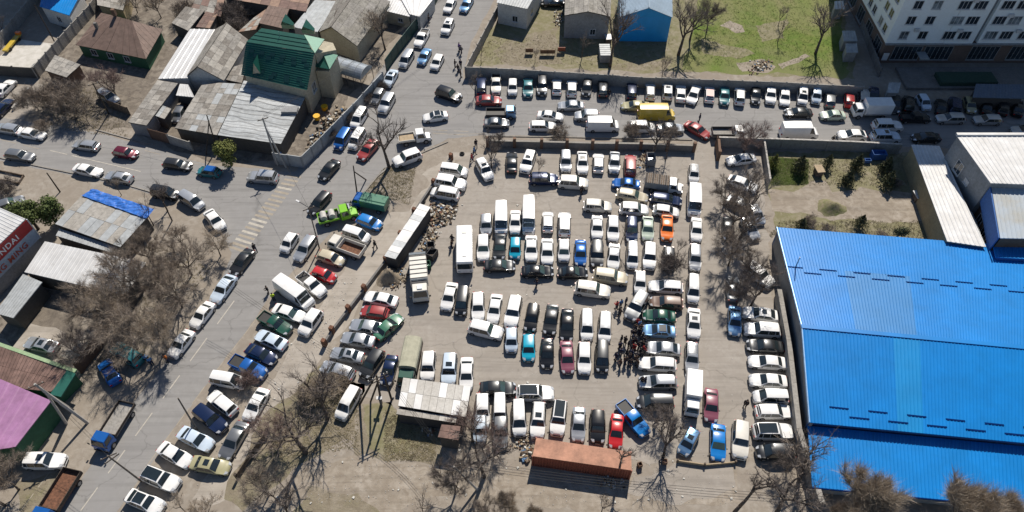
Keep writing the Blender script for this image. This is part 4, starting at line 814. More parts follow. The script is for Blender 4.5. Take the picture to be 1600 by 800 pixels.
# long white roofed shed and the big white building on the right
simple_house('long_shed', 'long white roofed shed with tan brick wall beside the garden', [(1480, 377), (1541, 386), (1468, 228), (1424, 226)], [4.2, 4.2, 3.8, 3.8], 'wall_tan', ('c', 'roof_white'), per=.6, amp=.05, ops=())
root = simple_house('side_block', 'small white roofed block on the right flank of the long shed', [(1540, 384), (1520, 334), (1502, 312), (1508, 336)], [3.6]*4, 'wall_grey', ('c', 'roof_pale'))
WH = [G(1548, 286, 8.5), G(1760, 294, 8.5), G(1740, 212, 8.5), G(1494, 211, 8.5)]; c = sum(WH, Vector())/4
wb = thing('warehouse', 'tall grey walled warehouse with white roof at the right edge', 'building', (c.x, c.y, 0)); Pw, sg = walls(wb, WH, 'wall_grey'); corrugated(wb, *WH, .6, .05, 'roof_white')
opening(wb, Pw[3], Pw[0], sg, .35, 1.6, 4.2, 6.2); opening(wb, Pw[3], Pw[0], sg, .62, 1.0, 4.5, 5.2, 'window', 'roof_white')
MB().box(((WH[3].x+WH[2].x)/2, WH[3].y, 8.6), ((WH[2]-WH[3]).length, .5, .35)).build('parapet', 'roof_white', wb)
WL = [G(1563, 372, 6.5), G(1760, 376, 6.5), G(1750, 300, 7.5), G(1549, 291, 7.5)]; c = sum(WL, Vector())/4
wl = thing('warehouse', 'lower pale blue roofed warehouse wing with rust stains and side windows', 'building', (c.x, c.y, 0)); Pw, sg = walls(wl, WL, 'wall_brown'); corrugated(wl, *WL, .6, .05, 'roof_rusty')
MB().hexa([WL[0]+Vector((-.3, 0, -2.8)), WL[3]+Vector((-.3, 0, -2.8)), WL[3]+Vector((-.12, 0, -2.8)), WL[0]+Vector((-.12, 0, -2.8))], [WL[0]+Vector((-.3, 0, .1)), WL[3]+Vector((-.3, 0, .1)), WL[3]+Vector((-.12, 0, .1)), WL[0]+Vector((-.12, 0, .1))]).build('cladding', 'wall_blue', wl)
for u in (.25, .55, .8): opening(wl, Pw[3], Pw[0], sg, u, 1.5, 2.0, 3.6)
simple_house('blue_shed', 'deep blue roof tucked below the pale warehouse wing', [(1556, 402), (1700, 410), (1700, 388), (1552, 384)], [4.5]*4, 'wall_blue', ('c', 'roof_blue'))
# ---------------------------------------------------------------- houses on the left
# brown hipped roof
ea = [G(118, 70, 2.6), G(228, 92, 2.6), G(254, 46, 2.6), G(158, 20, 2.6)]; r0, r1 = G(176, 24, 5.2), G(206, 32, 5.2); c = sum(ea, Vector())/4
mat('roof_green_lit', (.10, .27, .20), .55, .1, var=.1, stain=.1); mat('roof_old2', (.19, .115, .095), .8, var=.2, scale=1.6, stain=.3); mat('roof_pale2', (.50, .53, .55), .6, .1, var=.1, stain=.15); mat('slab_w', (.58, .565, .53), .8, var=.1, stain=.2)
hb = thing('hipped_house', 'green walled house with brown tin hipped roof', 'house', (c.x, c.y, 0)); Pw, sg = walls(hb, ea, 'wall_green', .45)
def tri_slope(root, a, b, t, m, n=8, th=.08):
    "hip slope of n standing-seam strips"
    for i in range(n):
        p, q = L2(a, b, i/n), L2(a, b, (i+.96)/n); s = 1-abs((i+.5)/n*2-1); r = L2(p, t, s*.0); up = Vector((0, 0, .02*(i % 2)))
        k0 = min(1, 2*min(i/n, 1-i/n)); k1 = min(1, 2*min((i+.96)/n, 1-(i+.96)/n)); a1 = L2(L2(a, t, 2*(i/n)) if i/n < .5 else L2(t, b, 2*(i/n)-1), p, 0); b1 = L2(a, t, 2*((i+.96)/n)) if (i+.96)/n < .5 else L2(t, b, 2*((i+.96)/n)-1)
        MB().hexa([x+up-Vector((0, 0, th)) for x in (p, q, b1, a1)], [x+up for x in (p, q, b1, a1)]).build('roof_strip', m, root)
A, B, Cc, D = ea
for (a, b, c1, c0) in ((A, B, r1, r0), (Cc, D, r0, r1)):
    for i in range(9):
        t0, t1 = i/9, (i+.97)/9; up = Vector((0, 0, .02*(i % 2))); q = [L2(a, b, t0), L2(a, b, t1), L2(c0, c1, t1) if a is A else L2(c0, c1, t1), L2(c0, c1, t0)]
        if a is not A: q = [L2(a, b, t0), L2(a, b, t1), L2(c1, c0, t1), L2(c1, c0, t0)]; q = [q[0], q[1], L2(r1, r0, t1), L2(r1, r0, t0)]
        else: q = [q[0], q[1], L2(r0, r1, t1), L2(r0, r1, t0)]
        MB().hexa([x+up-Vector((0, 0, .08)) for x in q], [x+up for x in q]).build('roof_strip', 'roof_brown', hb)
for a, b, t in ((B, Cc, r1), (D, A, r0)): tri_slope(hb, a, b, t, 'roof_brown')
for t in (.2, .45, .7): opening(hb, Pw[0], Pw[1], sg, t, 1.2, .9, 2.0)
p = L2(r0, r1, .15); MB().box((p.x, p.y, 6.0), (.6, .6, 1.3)).build('chimney', 'wall_brown', hb); p = G(150, 40, 4.6); MB().box((p.x, p.y, 4.6), (.5, .5, 1.2)).build('chimney', 'concrete_dark', hb)
SL = ['slate_a', 'slate_b', 'slate_c']; RB = ['roof_brown', 'roof_brown_light', 'roof_red_old']
gable_house('old_house', 'grey slate gabled house beside a white tin lean-to', [(292, 118), (336, 46), (388, 62), (350, 126)], [(308, 104), (354, 36)], 3.4, 5.6, 'wall_white', ('s', ['slate_b', 'roof_grey']), ('s', SL), 8, 4, seed=3)
simple_house('lean_to', 'bright white tin lean-to left of the grey gabled house', [(247, 123), (293, 122), (336, 46), (297, 45)], [3.0, 3.2, 3.2, 3.0], 'wall_white', ('c', 'roof_white'), cat='shed', per=.9)
# green house
root = None
A, B = G(377, 117, 5.4), G(480, 141, 5.4); Tl, Tr = G(385, 66, 9.4), G(491, 83, 9.4); R0, R1 = G(409, 44, 10.6), G(475, 55, 10.6)
c = (A+B+Tl+Tr)/4; gh = thing('green_house', 'tall house with dark green tiled roof and small dormers', 'house', (c.x, c.y+3, 0))
def patch(root, q, m, nv, name='roof_tile_row', th=.07):
    a, b, c_, d = q
    for j in range(nv):
        t0, t1 = j/nv, (j+.97)/nv; p = [L2(a, d, t0), L2(b, c_, t0), L2(b, c_, t1), L2(a, d, t1)]; n = (p[1]-p[0]).cross(p[3]-p[0]).normalized(); n = -n if n.z < 0 else n
        top = [p[0]+n*.10, p[1]+n*.10, p[2]+n*.02, p[3]+n*.02]; MB().hexa([x-n*th for x in top], top).build(name, m, root)
patch(gh, (A, B, Tr, Tl), 'roof_green', 16); patch(gh, (Tl, Tr, R1, R0), 'roof_green', 4)
rr = random.Random(5); nS_ = (B-A).cross(Tl-A).normalized(); nS_ = -nS_ if nS_.z < 0 else nS_
for row, cols in ((.72, 6), (.6, 5), (.18, 5), (.08, 4)):
    for k in range(cols):
        u = (k+.4+.35*(row in (.6, .08)))/cols*.94; q = [L2(L2(A, B, u), L2(Tl, Tr, u), row), L2(L2(A, B, u+.075), L2(Tl, Tr, u+.075), row), L2(L2(A, B, u+.075), L2(Tl, Tr, u+.075), row+.1), L2(L2(A, B, u), L2(Tl, Tr, u), row+.1)]
        MB().hexa([x+nS_*.02 for x in q], [x+nS_*.125 for x in q]).build('dark_tile', 'roof_green_dark', gh)
bk = Vector((1.5, 9.0, 0)); A2, B2 = A+bk, B+bk; Tl2, Tr2 = Tl+bk*.55, Tr+bk*.55
patch(gh, (B2, A2, R0, R1), 'roof_green', 8)
MB().hexa([Vector((p.x, p.y, 0)) for p in (A+Vector((.4, .5, 0)), B+Vector((-.4, .5, 0)), B2+Vector((-.4, -.4, 0)), A2+Vector((.4, -.4, 0)))], [in_(p, 0) for p in (A+Vector((.4, .5, .1)), B+Vector((-.4, .5, .1)), B2+Vector((-.4, -.4, 0)), A2+Vector((.4, -.4, 0)))]).build('wall', 'wall_cream', gh)
o_ = Vector((-.35, 0, -.2)); MB().hexa([B+o_+Vector((0, .5, 0)), Tr+o_, R1+o_, B2+o_], [p+Vector((-.2, 0, 0)) for p in (B+o_+Vector((0, .5, 0)), Tr+o_, R1+o_, B2+o_)]).build('gable_wall', 'wall_cream', gh)
o_ = Vector((.35, 0, -.2)); MB().hexa([A+o_+Vector((0, .5, 0)), Tl+o_, R0+o_, A2+o_], [p+Vector((.2, 0, 0)) for p in (A+o_+Vector((0, .5, 0)), Tl+o_, R0+o_, A2+o_)]).build('gable_wall', 'wall_cream', gh)
def dormer(root, base, wd, dep, h, m, dirv):
    "small gabled dormer: base centre of its front edge, pointing along dirv"
    d = Vector(dirv).normalized(); s = Vector((-d.y, d.x, 0)); b = Vector(base); l, r, t = b+s*wd/2, b-s*wd/2, b+Vector((0, 0, h)); bl, br, bt = l-d*dep*.3, r-d*dep*.3, t-d*dep
    MB().hexa([l-d*.1-Vector((0, 0, .8)), r-d*.1-Vector((0, 0, .8)), r-d*.5-Vector((0, 0, .8)), l-d*.5-Vector((0, 0, .8))], [l-d*.1, r-d*.1, r-d*.5, l-d*.5]).build('dormer_front', 'wall_cream', root)
    MB().hexa([l-d*.1, r-d*.1, t-d*.1-Vector((0, 0, .1))], [l-d*.35, r-d*.35, t-d*.35-Vector((0, 0, .1))]).build('dormer_gable', 'wall_cream', root)
    for p, q in ((l, bl), (r, br)): MB().hexa([x-Vector((0, 0, .09)) for x in (p, t, bt, q)], [p, t, bt, q]).build('dormer_roof', m, root)
dormer(gh, G(404, 124, 4.9), 2.2, 3.2, 3.4, 'roof_green', (-.1, -1, 0))
def tri(pts, m, nm, th=.1): MB().slab([G(*p) for p in pts], th).build(nm, m, gh)
tri([(475, 54, 10.6), (492, 83, 9.3), (507, 61, 9.4)], 'roof_green_lit', 'wing_roof'); tri([(504, 81, 7.6), (515, 108, 6.4), (528, 86, 6.4)], 'roof_green_lit', 'wing_roof'); tri([(494, 78, 7.4), (493, 104, 6.2), (514, 108, 6.35), (503, 81, 7.55)], 'roof_green', 'wing_roof')  # paler green paints sunlight onto two wing slopes, the plain green one stays shaded
def pr(pts): P = [G(*p) for p in pts]; MB().hexa([Vector((p.x, p.y, 0)) for p in P], [p-Vector((0, 0, .12)) for p in P]).build('wing_wall', 'wall_cream', gh)
pr([(492, 83, 8.6), (525, 77, 7.2), (520, 66, 7.4), (500, 62, 8.6)]); pr([(493, 110, 5.6), (514, 110, 6.0), (527, 88, 6.0), (505, 84, 6.0)])
for px_, py_ in ((450, 36), (482, 44)): q = G(px_, py_, 9.0); dormer(gh, q, 2.2, 2.2, 1.8, 'roof_green', (.1, 1, 0))
opening(gh, B+Vector((-.4, .5, 0)), B2+Vector((-.4, -.4, 0)), 1, .35, 1.6, 2.6, 4.2); opening(gh, B+Vector((-.4, .5, 0)), B2+Vector((-.4, -.4, 0)), 1, .7, 1.4, .9, 2.3)
MB().tube(G(439, 62, 9.5), G(439, 62, 9.5)+Vector((0, 0, 1.6)), .04).build('lightning_rod', 'metal_galv', gh)
simple_house('carport_roof', 'wide pale corrugated roof with wavy seams in front of the green house', [(340, 211), (439, 225), (482, 143), (381, 126)], [3.0, 3.0, 3.4, 3.4], 'wall_dark', ('s', ['roof_pale', 'roof_pale2', 'roof_pale']), nu=1, nv=14, cat='shed', seed=8)
cr_ = [G(p[0], p[1], h) for p, h in (((340, 211), 3.1), ((439, 225), 3.1), ((482, 143), 3.5), ((381, 126), 3.5))]; rr = random.Random(77)
for k in range(13):
    v = (k+.5+rr.uniform(-.2, .2))/13; ph = rr.uniform(0, 6); am = rr.uniform(.12, .3); P = [L2(L2(cr_[0], cr_[1], u/14), L2(cr_[3], cr_[2], u/14), v+am*.06*math.sin(u*.9+ph)+rr.uniform(-.004, .004)) for u in range(15)]; mb = MB()
    for a, b in zip(P, P[1:]): mb.tube(a, b, .02, n=4)
    mb.build('roof_seam', 'wood_dark', bpy.data.objects['carport_roof'])
q = G(453, 172, 3.5); MB().box((q.x, q.y, 3.5), (2.6, 1.5, .5)).build('skylight', 'wall_grey', bpy.data.objects['carport_roof'])
simple_house('patchwork_shed', 'patchwork roof of pale and brown sheets over the walled yard', [(273, 200), (339, 211), (378, 131), (318, 128)], [2.8, 2.8, 3.2, 3.2], 'wall_dark', ('s', ['slate_a', 'slate_c', 'roof_pale', 'slate_a', 'slate_b']), nu=6, nv=9, cat='shed', seed=11)
simple_house('long_outhouse', 'long narrow grey slate outhouse with pale blue end wall', [(200, 191), (229, 196), (278, 130), (246, 125)], [2.8]*4, 'wall_grey', ('s', SL), nu=3, nv=9, cat='shed', seed=12, ops=((1, .3, 1.0, 1.0, 2.0, 'window'),))
simple_house('little_roof', 'small pale square roof beside the grey hatchback yard', [(240, 180), (257, 186), (268, 170), (252, 164)], [2.5]*4, 'wall_dark', ('s', ['slate_c', 'roof_pale']), nu=2, nv=2, cat='shed')
simple_house('little_roof', 'small blue white roof triangle above the carport', [(275, 149), (304, 152), (294, 132), (281, 131)], [2.7]*4, 'wall_dark', ('c', 'roof_white'), cat='shed')
simple_house('little_roof', 'small grey slab roof right of the gabled house', [(350, 124), (378, 130), (386, 98), (366, 104)], [3.0]*4, 'wall_dark', ('s', SL), nu=3, nv=3, cat='shed')
simple_house('tin_shed', 'pale grey slate shed below the fence and brown house', [(70, 110), (104, 121), (126, 101), (86, 86)], [2.6]*4, 'wall_brown', ('s', ['slate_c', 'slate_a']), nu=5, nv=4, cat='shed', seed=4)
simple_house('rickety_shed', 'tumbledown grey shed group at the back of the gardens', [(268, 36), (294, 48), (320, 16), (290, 10)], [2.8, 2.8, 3.2, 3.2], 'wall_dark', ('s', SL), nu=5, nv=3, cat='shed', seed=6)
simple_house('rickety_shed', 'brown plank roofed shed behind the grey gabled house', [(306, 42), (328, 44), (340, 22), (322, 18)], [2.8]*4, 'wall_dark', ('s', RB), nu=3, nv=4, cat='shed', seed=7)
simple_house('rickety_shed', 'ramshackle brown and grey roofed shed touching the top edge', [(298, 14), (345, 26), (352, -4), (310, -12)], [2.8]*4, 'wall_dark', ('s', RB+SL), nu=4, nv=3, cat='shed', seed=9)
simple_house('grey_roof_house', 'light grey flat roof behind the brown hipped house', [(152, 8), (192, 16), (200, -12), (150, -18)], [3.2]*4, 'wall_tan', ('s', ['roof_grey', 'slate_c']), nu=4, nv=3, seed=10)
simple_house('white_house', 'shaded white house with blue roof at the top left', [(62, 10), (108, 24), (128, -14), (70, -30)], [3.6]*4, 'wall_white', ('c', 'roof_blue'), ops=((0, .5, 1.0, 1.0, 2.2, 'window'),), cat='house')
simple_house('brown_roof_house', 'long brown tin roof along the top edge', [(350, -3), (478, 18), (490, -16), (360, -30)], [3.4]*4, 'wall_dark', ('s', RB), nu=9, nv=3, seed=13)
simple_house('brown_roof_house', 'small ridged brown roof behind the green house', [(404, 36), (440, 44), (452, 14), (420, 8)], [3.4]*4, 'wall_dark', ('s', ['roof_brown']), nu=6, nv=2, seed=14)
simple_house('brown_roof_house', 'faded pinkish tin roof strip left of the brown one', [(372, 50), (400, 46), (416, 14), (396, 28)], [3.0]*4, 'wall_dark', ('s', ['roof_brown_light', 'slate_c']), nu=3, nv=5, seed=15)
gable_house('grey_gable_house', 'grey slate gable house with a bare tree over it by the green fence', [(498, 50), (532, -12), (610, 2), (558, 72)], [(517, 42), (560, -18)], 3.6, 6.2, 'wall_cream', ('s', ['slate_b', 'roof_grey']), ('s', ['roof_grey', 'slate_a']), 6, 4, seed=16)
simple_house('pale_roof_house', 'pale blue tin roof next to the grey slate gable', [(457, 42), (496, 50), (530, 2), (492, 0)], [3.2]*4, 'wall_grey', ('c', 'roof_pale'), per=.8)
simple_house('white_garage', 'white roofed garage at the top of the green fence', [(640, 22), (656, 26), (680, -6), (620, -14)], [3.0]*4, 'wall_white', ('c', 'roof_white'), cat='garage', ops=((0, .5, 1.2, 1.0, 1.8, 'window'),))
simple_house('garage', 'cream walled garage beneath the white roof by the fence', [(590, 14), (640, 26), (652, 8), (600, -6)], [2.75]*4, 'wall_cream', ('c', 'roof_white'), cat='garage', ops=((0, .7, 1.0, 1.0, 1.8, 'window'),))
# barrel canopy
a0, a1 = G(522, 126, 0), G(568, 140, 0); d = (a1-a0).normalized(); n = Vector((-d.y, d.x, 0))
cn = thing('barrel_canopy', 'shiny half-round metal canopy over the yard gate', 'canopy', a0)
mb = MB(); vs = []
for p in (a0, a1):
    for i in range(13): t = math.pi*i/12; vs.append(p+n*(1.9*math.cos(t)+1.6)+Vector((0, 0, 2.3+1.3*math.sin(t))))
mb.add(vs, [(i, i+1, 14+i, 13+i) for i in range(12)]+[tuple(range(13)), tuple(reversed(range(13, 26)))]); mb.build('roof_shell', 'metal_galv', cn)
for k in range(5):
    p = a0+(a1-a0)*k/4
    rb = MB()
    for i in range(12): t0, t1 = math.pi*i/12, math.pi*(i+1)/12; f_ = lambda t: p+n*(1.93*math.cos(t)+1.6)+Vector((0, 0, 2.31+1.33*math.sin(t))); rb.tube(f_(t0), f_(t1), .04, n=4)
    rb.build('hoop', 'roof_pale', cn)
    for s in (-.3, 3.5): q = p+n*s; MB().tube((q.x, q.y, 0), (q.x, q.y, 2.35), .06, n=5).build('post', 'chassis', cn)
# hut with the blue tarp
simple_house('tarp_hut', 'grey panelled hut with a blue tarpaulin along its upper edge', [(86, 350), (188, 386), (232, 338), (128, 305)], [3.0]*4, 'wall_dark', ('s', ['roof_pale', 'slate_c', 'roof_pale', 'slate_c']), nu=9, nv=2, seed=20)
q = [G(*p, 3.14) for p in ((128, 306), (229, 342), (241, 327), (145, 295))]
tp = bpy.data.meshes.new('tarpaulin'); nu, nv = 26, 6; rr = random.Random(1); vs = []
for j in range(nv+1):
    for i in range(nu+1):
        u, v = i/nu, j/nv; p = (q[0]*(1-u)+q[1]*u)*(1-v)+(q[3]*(1-u)+q[2]*u)*v; vs.append((p.x+rr.uniform(-.05, .05), p.y+rr.uniform(-.05, .05), p.z+rr.uniform(0, .13)))
tp.from_pydata(vs, [], [(j*(nu+1)+i, j*(nu+1)+i+1, (j+1)*(nu+1)+i+1, (j+1)*(nu+1)+i) for j in range(nv) for i in range(nu)]); tp.materials.append(M['tarp'])
to = bpy.data.objects.new('tarpaulin', tp); C.objects.link(to); tag(to, 'crumpled bright blue tarpaulin spread over the hut roof', 'tarpaulin')
simple_house('lower_lean_to', 'narrow pale lean-to below the tarp covered hut', [(87, 368), (178, 396), (184, 386), (93, 357)], [2.4]*4, 'wall_dark', ('c', 'roof_pale'), cat='shed')
simple_house('white_canopy', 'big plain white sheet canopy right of the sign wall', [(38, 425), (196, 462), (228, 410), (70, 377)], [3.2, 3.2, 3.5, 3.5], 'wall_dark', ('c', 'roof_white'), cat='canopy', per=.6, amp=.02)
simple_house('ribbed_canopy', 'small ribbed grey canopy under the sign wall', [(-8, 489), (21, 497), (66, 441), (36, 428)], [3.0]*4, 'wall_dark', ('c', 'roof_pale'), cat='canopy', per=.35)
# sign workshop
sA, sB = G(-45, 424, 6.4), G(40, 342, 6.4); a, b = Vector((sA.x, sA.y, 0)), Vector((sB.x, sB.y, 0))
e1, e2 = G(-60, 330, 6.4), G(42, 340, 6.4)
RF = [G(-45, 424, 6.5), G(40, 342, 6.5), G(-6, 322, 6.5), G(-110, 380, 6.5)]; c = sum(RF, Vector())/4
ws = thing('workshop', 'workshop with red and pale lettered sign wall at the left edge', 'building', (c.x, c.y, 0)); Pw, sg = walls(ws, RF, 'wall_grey', .3); corrugated(ws, *RF, .5, .05, 'roof_white')
d = (b-a).normalized(); n = Vector((d.y, -d.x, 0)); L = (b-a).length; rz = math.atan2(d.y, d.x)
def band(z0, z1, m, nm, off): q = (a+b)/2+n*off; return MB().box((q.x, q.y, (z0+z1)/2), (L, .1, z1-z0), rz).build(nm, m, ws)
band(4.5, 6.3, 'sign_red', 'sign_board', .12); band(2.5, 4.48, 'sign_pale', 'sign_board', .12)
q = b+n*.16; MB().box((q.x, q.y, 4.4), (.14, .16, 3.9), rz).build('sign_edge', 'roof_white', ws)
def text(s, p, size, m, rzv, parent, name='lettering', tilt=math.pi/2, ext=.02, sp=1.0):
    cu = bpy.data.curves.new(name, 'FONT'); cu.body = s; cu.size = size; cu.extrude = ext; cu.align_x = 'RIGHT'; cu.space_character = sp; cu.offset = size*.012
    o = bpy.data.objects.new(name, cu); C.objects.link(o); bpy.context.view_layer.update()
    me = bpy.data.meshes.new_from_object(o); bpy.data.objects.remove(o); me.materials.clear(); me.materials.append(M[m])
    o = bpy.data.objects.new(name, me); C.objects.link(o); o.parent = parent; o.location = Vector(p)-wloc(parent); o.rotation_euler = (tilt, 0, rzv); return o
p = b-d*2.4+n*.2; text('HYUNDAI', (p.x, p.y, 4.95), 1.25, 'sign_letter_white', rz, ws, sp=1.15)
p = b-d*2.0+n*.2; text('TANG MING', (p.x, p.y, 2.95), 1.3, 'sign_letter_red', rz, ws, sp=1.1)
# bottom-left brown and pink roofs
simple_house('brown_roof_shed', 'brown weathered ribbed roof with green edge bands', [(-40, 600), (80, 612), (114, 578), (-20, 530)], [3.6, 3.4, 3.4, 3.6], 'wall_green', ('s', ['roof_red_old', 'roof_old2']), nu=26, nv=2, seed=30)
MB().slab([G(*p, 3.62) for p in ((-20, 534), (116, 582), (120, 577), (-20, 528))], .25).build('edge_band', 'trim_green', bpy.data.objects['brown_roof_shed'])
MB().slab([G(*p, 3.58) for p in ((78, 616), (95, 620), (118, 584), (106, 576))], .2).build('end_band', 'roof_green', bpy.data.objects['brown_roof_shed'])
simple_house('pink_roof_shed', 'shed with smooth pink roof and dark green front wall', [(-60, 712), (24, 698), (80, 626), (0, 592)], [3.8]*4, 'wall_green', ('c', 'roof_pink'), per=1.0, amp=.04)
# top middle
mat('roof_icy', (.36, .47, .58), .5, 0, var=.06, scale=.5, stain=.1)
simple_house('white_house', 'white rendered house cut by the top edge beyond the concrete wall', [(776, 4), (824, 14), (850, -30), (790, -36)], [4.6]*4, 'wall_white', ('c', 'roof_pale'), ops=((1, .3, 1.1, 1.5, 2.8, 'window'), (0, .6, 1.1, 1.2, 2.4, 'window')), cat='house')
gable_house('old_barn', 'old grey barn with patched slate roof beside the tall bare tree', [(882, 24), (884, -32), (956, -36), (954, 26)], [(919, 18), (922, -40)], 5.0, 6.2, 'wall_grey', ('s', ['slate_c', 'roof_grey', 'slate_a']), ('s', ['slate_a', 'roof_grey']), 6, 5, seed=40, ops=((3, .35, 1.0, .9, 2.1, 'window'),))
gable_house('blue_barn', 'barn with bright blue gable front and pale roof on the lawn', [(969, 26), (968, -30), (1050, -34), (1051, 27)], [(1014, 12), (1012, -42)], 5.4, 7.6, 'roof_blue_light', ('c', 'roof_icy'), ('c', 'roof_icy'))
# things in the lot
simple_house('tin_shed', 'long narrow tin roofed shed on the west edge beside rubbish', [(600, 400), (618, 405), (673, 324), (656, 318)], [2.7]*4, 'wall_dark', ('s', ['roof_white', 'roof_pale2', 'roof_white']), nu=1, nv=10, cat='shed', seed=50)
simple_house('slab_roof_shed', 'dusty white slab roofed garages south of the lot', [(622, 634), (728, 652), (736, 604), (630, 590)], [2.6]*4, 'chassis', ('s', ['roof_white', 'slab_w', 'slab_w']), nu=9, nv=2, cat='garage', seed=51)  # near-black walls paint in the shade beneath the slabs
simple_house('front_ledge', 'narrow lower slab ledge along the front of the slab garages', [(619, 647), (712, 661), (714, 652), (621, 638)], [2.3]*4, 'chassis', ('s', ['slab_w', 'slate_c']), nu=7, nv=1, cat='canopy', seed=52)  # ledge walls near-black too, shade put into their colour
simple_house('brick_booth', 'dark brick booth beside the reddish bushes', [(684, 683), (716, 688), (720, 666), (690, 663)], [2.9]*4, 'wall_dark', ('s', ['roof_red_old']), nu=2, nv=2, cat='booth', seed=53)
simple_house('transformer_kiosk', 'white topped metal kiosk under the tripod pole', [(588, 624), (597, 624), (597, 619), (588, 619)], [2.2]*4, 'concrete_dark', ('c', 'roof_white'), cat='kiosk')
# rusty container
ct = [G(832, 712.5, 2.6), G(987, 735, 2.6), G(986, 706, 2.6), G(838, 684, 2.6)]; c = sum(ct, Vector())/4
box_ = thing('shipping_container', 'rusty orange shipping container behind a row of cars', 'container', (c.x, c.y, 0))
MB().slab(ct, .1).build('roof', 'container_top', box_)
for k in range(4):
    a, b = ct[k], ct[(k+1) % 4]; d = (b-a); L = d.length; d.normalize(); n = Vector((d.y, -d.x, 0)); nn = int(L/.32); mb = MB(); top = []
    if nn < 2: continue
    for i in range(nn):
        for t, o in ((0, .0), (.25, .05), (.5, .05), (.75, .0)): top.append(a+d*(i+t)*L/nn-n*o*1.5)
    top.append(b); m_ = len(top); mb.add([Vector((p.x, p.y, 2.5)) for p in top]+[Vector((p.x, p.y, .12)) for p in top], [(i, i+1, m_+i+1, m_+i) for i in range(m_-1)]); mb.build('corrugated_side', 'container_side', box_)
    MB().tube((a.x, a.y, .05), (b.x, b.y, .05), .09, n=4).build('bottom_rail', 'container_side', box_); MB().box((a.x, a.y, 1.3), (.16, .16, 2.62)).build('corner_post', 'container_side', box_)
# ---------------------------------------------------------------- trees
def grow_tree(seed, h, r0, trunk_len, levels, spread, upward, ntw, twl, tww, lean=(0, 0), fork=4, gn=(4, 5), lsh=.62):
    rr = random.Random(seed); T = MB(); W = MB(); tip = []
    def limb(p, d, L, r, lev):
        n = 4 if lev < 2 else 3; pts = [Vector(p)]
        for i in range(n):
            j = .22 if lev else .07
            d = (d+Vector((rr.uniform(-j, j), rr.uniform(-j, j), rr.uniform(-j*.5, j*.6)))+Vector((0, 0, upward*.1))).normalized()
            pts.append(pts[-1]+d*L/n)
        for i in range(n):
            ra, rb = r*(1-.5*i/n), r*(1-.5*(i+1)/n); T.tube(pts[i], pts[i+1], ra, rb, n=6 if lev == 0 else (5 if lev == 1 else 3)) if lev < 3 else W.tube(pts[i], pts[i+1], ra, rb, n=3)
        if lev == levels:
            for k in range(ntw):
                t = rr.uniform(.1, 1)*n; i = min(n-1, int(t)); b = pts[i].lerp(pts[i+1], t-i)
                a = Vector((rr.gauss(0, 1), rr.gauss(0, 1), rr.gauss(0, .8)+upward)).normalized(); a = (a+d*.7).normalized()
                l = twl*rr.uniform(.5, 1.25); m = b+a*l*.5; e = m+(a+Vector((rr.uniform(-.4, .4), rr.uniform(-.4, .4), .1))).normalized()*l*.5
                s = a.orthogonal().normalized()*tww
                s.rotate(Matrix.Rotation(rr.uniform(0, 6.28), 3, a)); W.add([b-s, b+s, m+s*.7, m-s*.7, e], [(0, 1, 2, 3), (3, 2, 4)])
            return
        nb = fork if lev == 0 else rr.randint(*gn)
        for k in range(nb):
            t = (rr.uniform(.75, 1) if lev == 0 else rr.uniform(.3, 1))*n; i = min(n-1, int(t)); b = pts[i].lerp(pts[i+1], t-i)
            az = 2*math.pi*(k+rr.uniform(-.3, .3))/nb; sp = spread*rr.uniform(.7, 1.2)
            o = d.orthogonal().normalized(); o.rotate(Matrix.Rotation(az, 3, d)); nd = (d*math.cos(sp)+o*math.sin(sp)).normalized()
            if nd.z < -.15: nd.z = .05; nd.normalize()
            limb(b, nd, L*lsh*rr.uniform(.75, 1.15) if lev else (h-trunk_len)*.62*rr.uniform(.8, 1.15), r*(.5 if lev else .55), lev+1)
    limb((0, 0, 0), Vector((lean[0], lean[1], 1)).normalized(), trunk_len, r0, 0)
    return T, W
TP = {}
TREE = {  # seed,h,r0,trunk,levels,spread,upward,ntw,twl,tww
 'open1': (1, 12, .34, 5.2, 3, .62, .5, 14, .9, .014, (.0, .0), 4, (4, 6), .62), 'open2': (2, 11, .27, 4.2, 3, .55, .7, 14, .9, .014, (.05, 0), 4, (4, 6), .62),
 'dense1': (3, 9, .20, 2.6, 3, .66, .5, 44, 1.0, .010, (0, 0), 5, (5, 7), .60), 'dense2': (4, 8.5, .20, 2.2, 3, .72, .3, 44, 1.0, .010, (0, 0), 6, (5, 6), .60), 'dense3': (5, 9.5, .20, 3.0, 3, .6, .6, 44, 1.0, .010, (0, 0), 5, (5, 7), .58),
 'ball1': (6, 7.5, .22, 3.6, 3, .62, 1.2, 60, 1.3, .010, (0, 0), 7, (6, 7), .55), 'ball2': (7, 7.5, .22, 3.6, 3, .58, 1.4, 60, 1.3, .010, (0, 0), 6, (6, 7), .58),
 'bush1': (8, 3.4, .06, .35, 3, .75, .6, 26, .7, .012, (0, 0), 9, (4, 5), .66), 'bush2': (9, 3.0, .06, .3, 3, .9, .2, 26, .7, .012, (0, 0), 9, (4, 5), .66),
 'thin1': (10, 8, .12, 3.0, 3, .45, .9, 9, .7, .012, (.03, 0), 3, (3, 5), .62), 'thin2': (11, 7, .10, 2.2, 3, .5, .8, 10, .7, .012, (0, 0), 3, (4, 5), .62),
 'snag1': (12, 10, .26, 7.0, 3, .5, .8, 8, .8, .014, (-.08, .02), 4, (3, 4), .6),
}
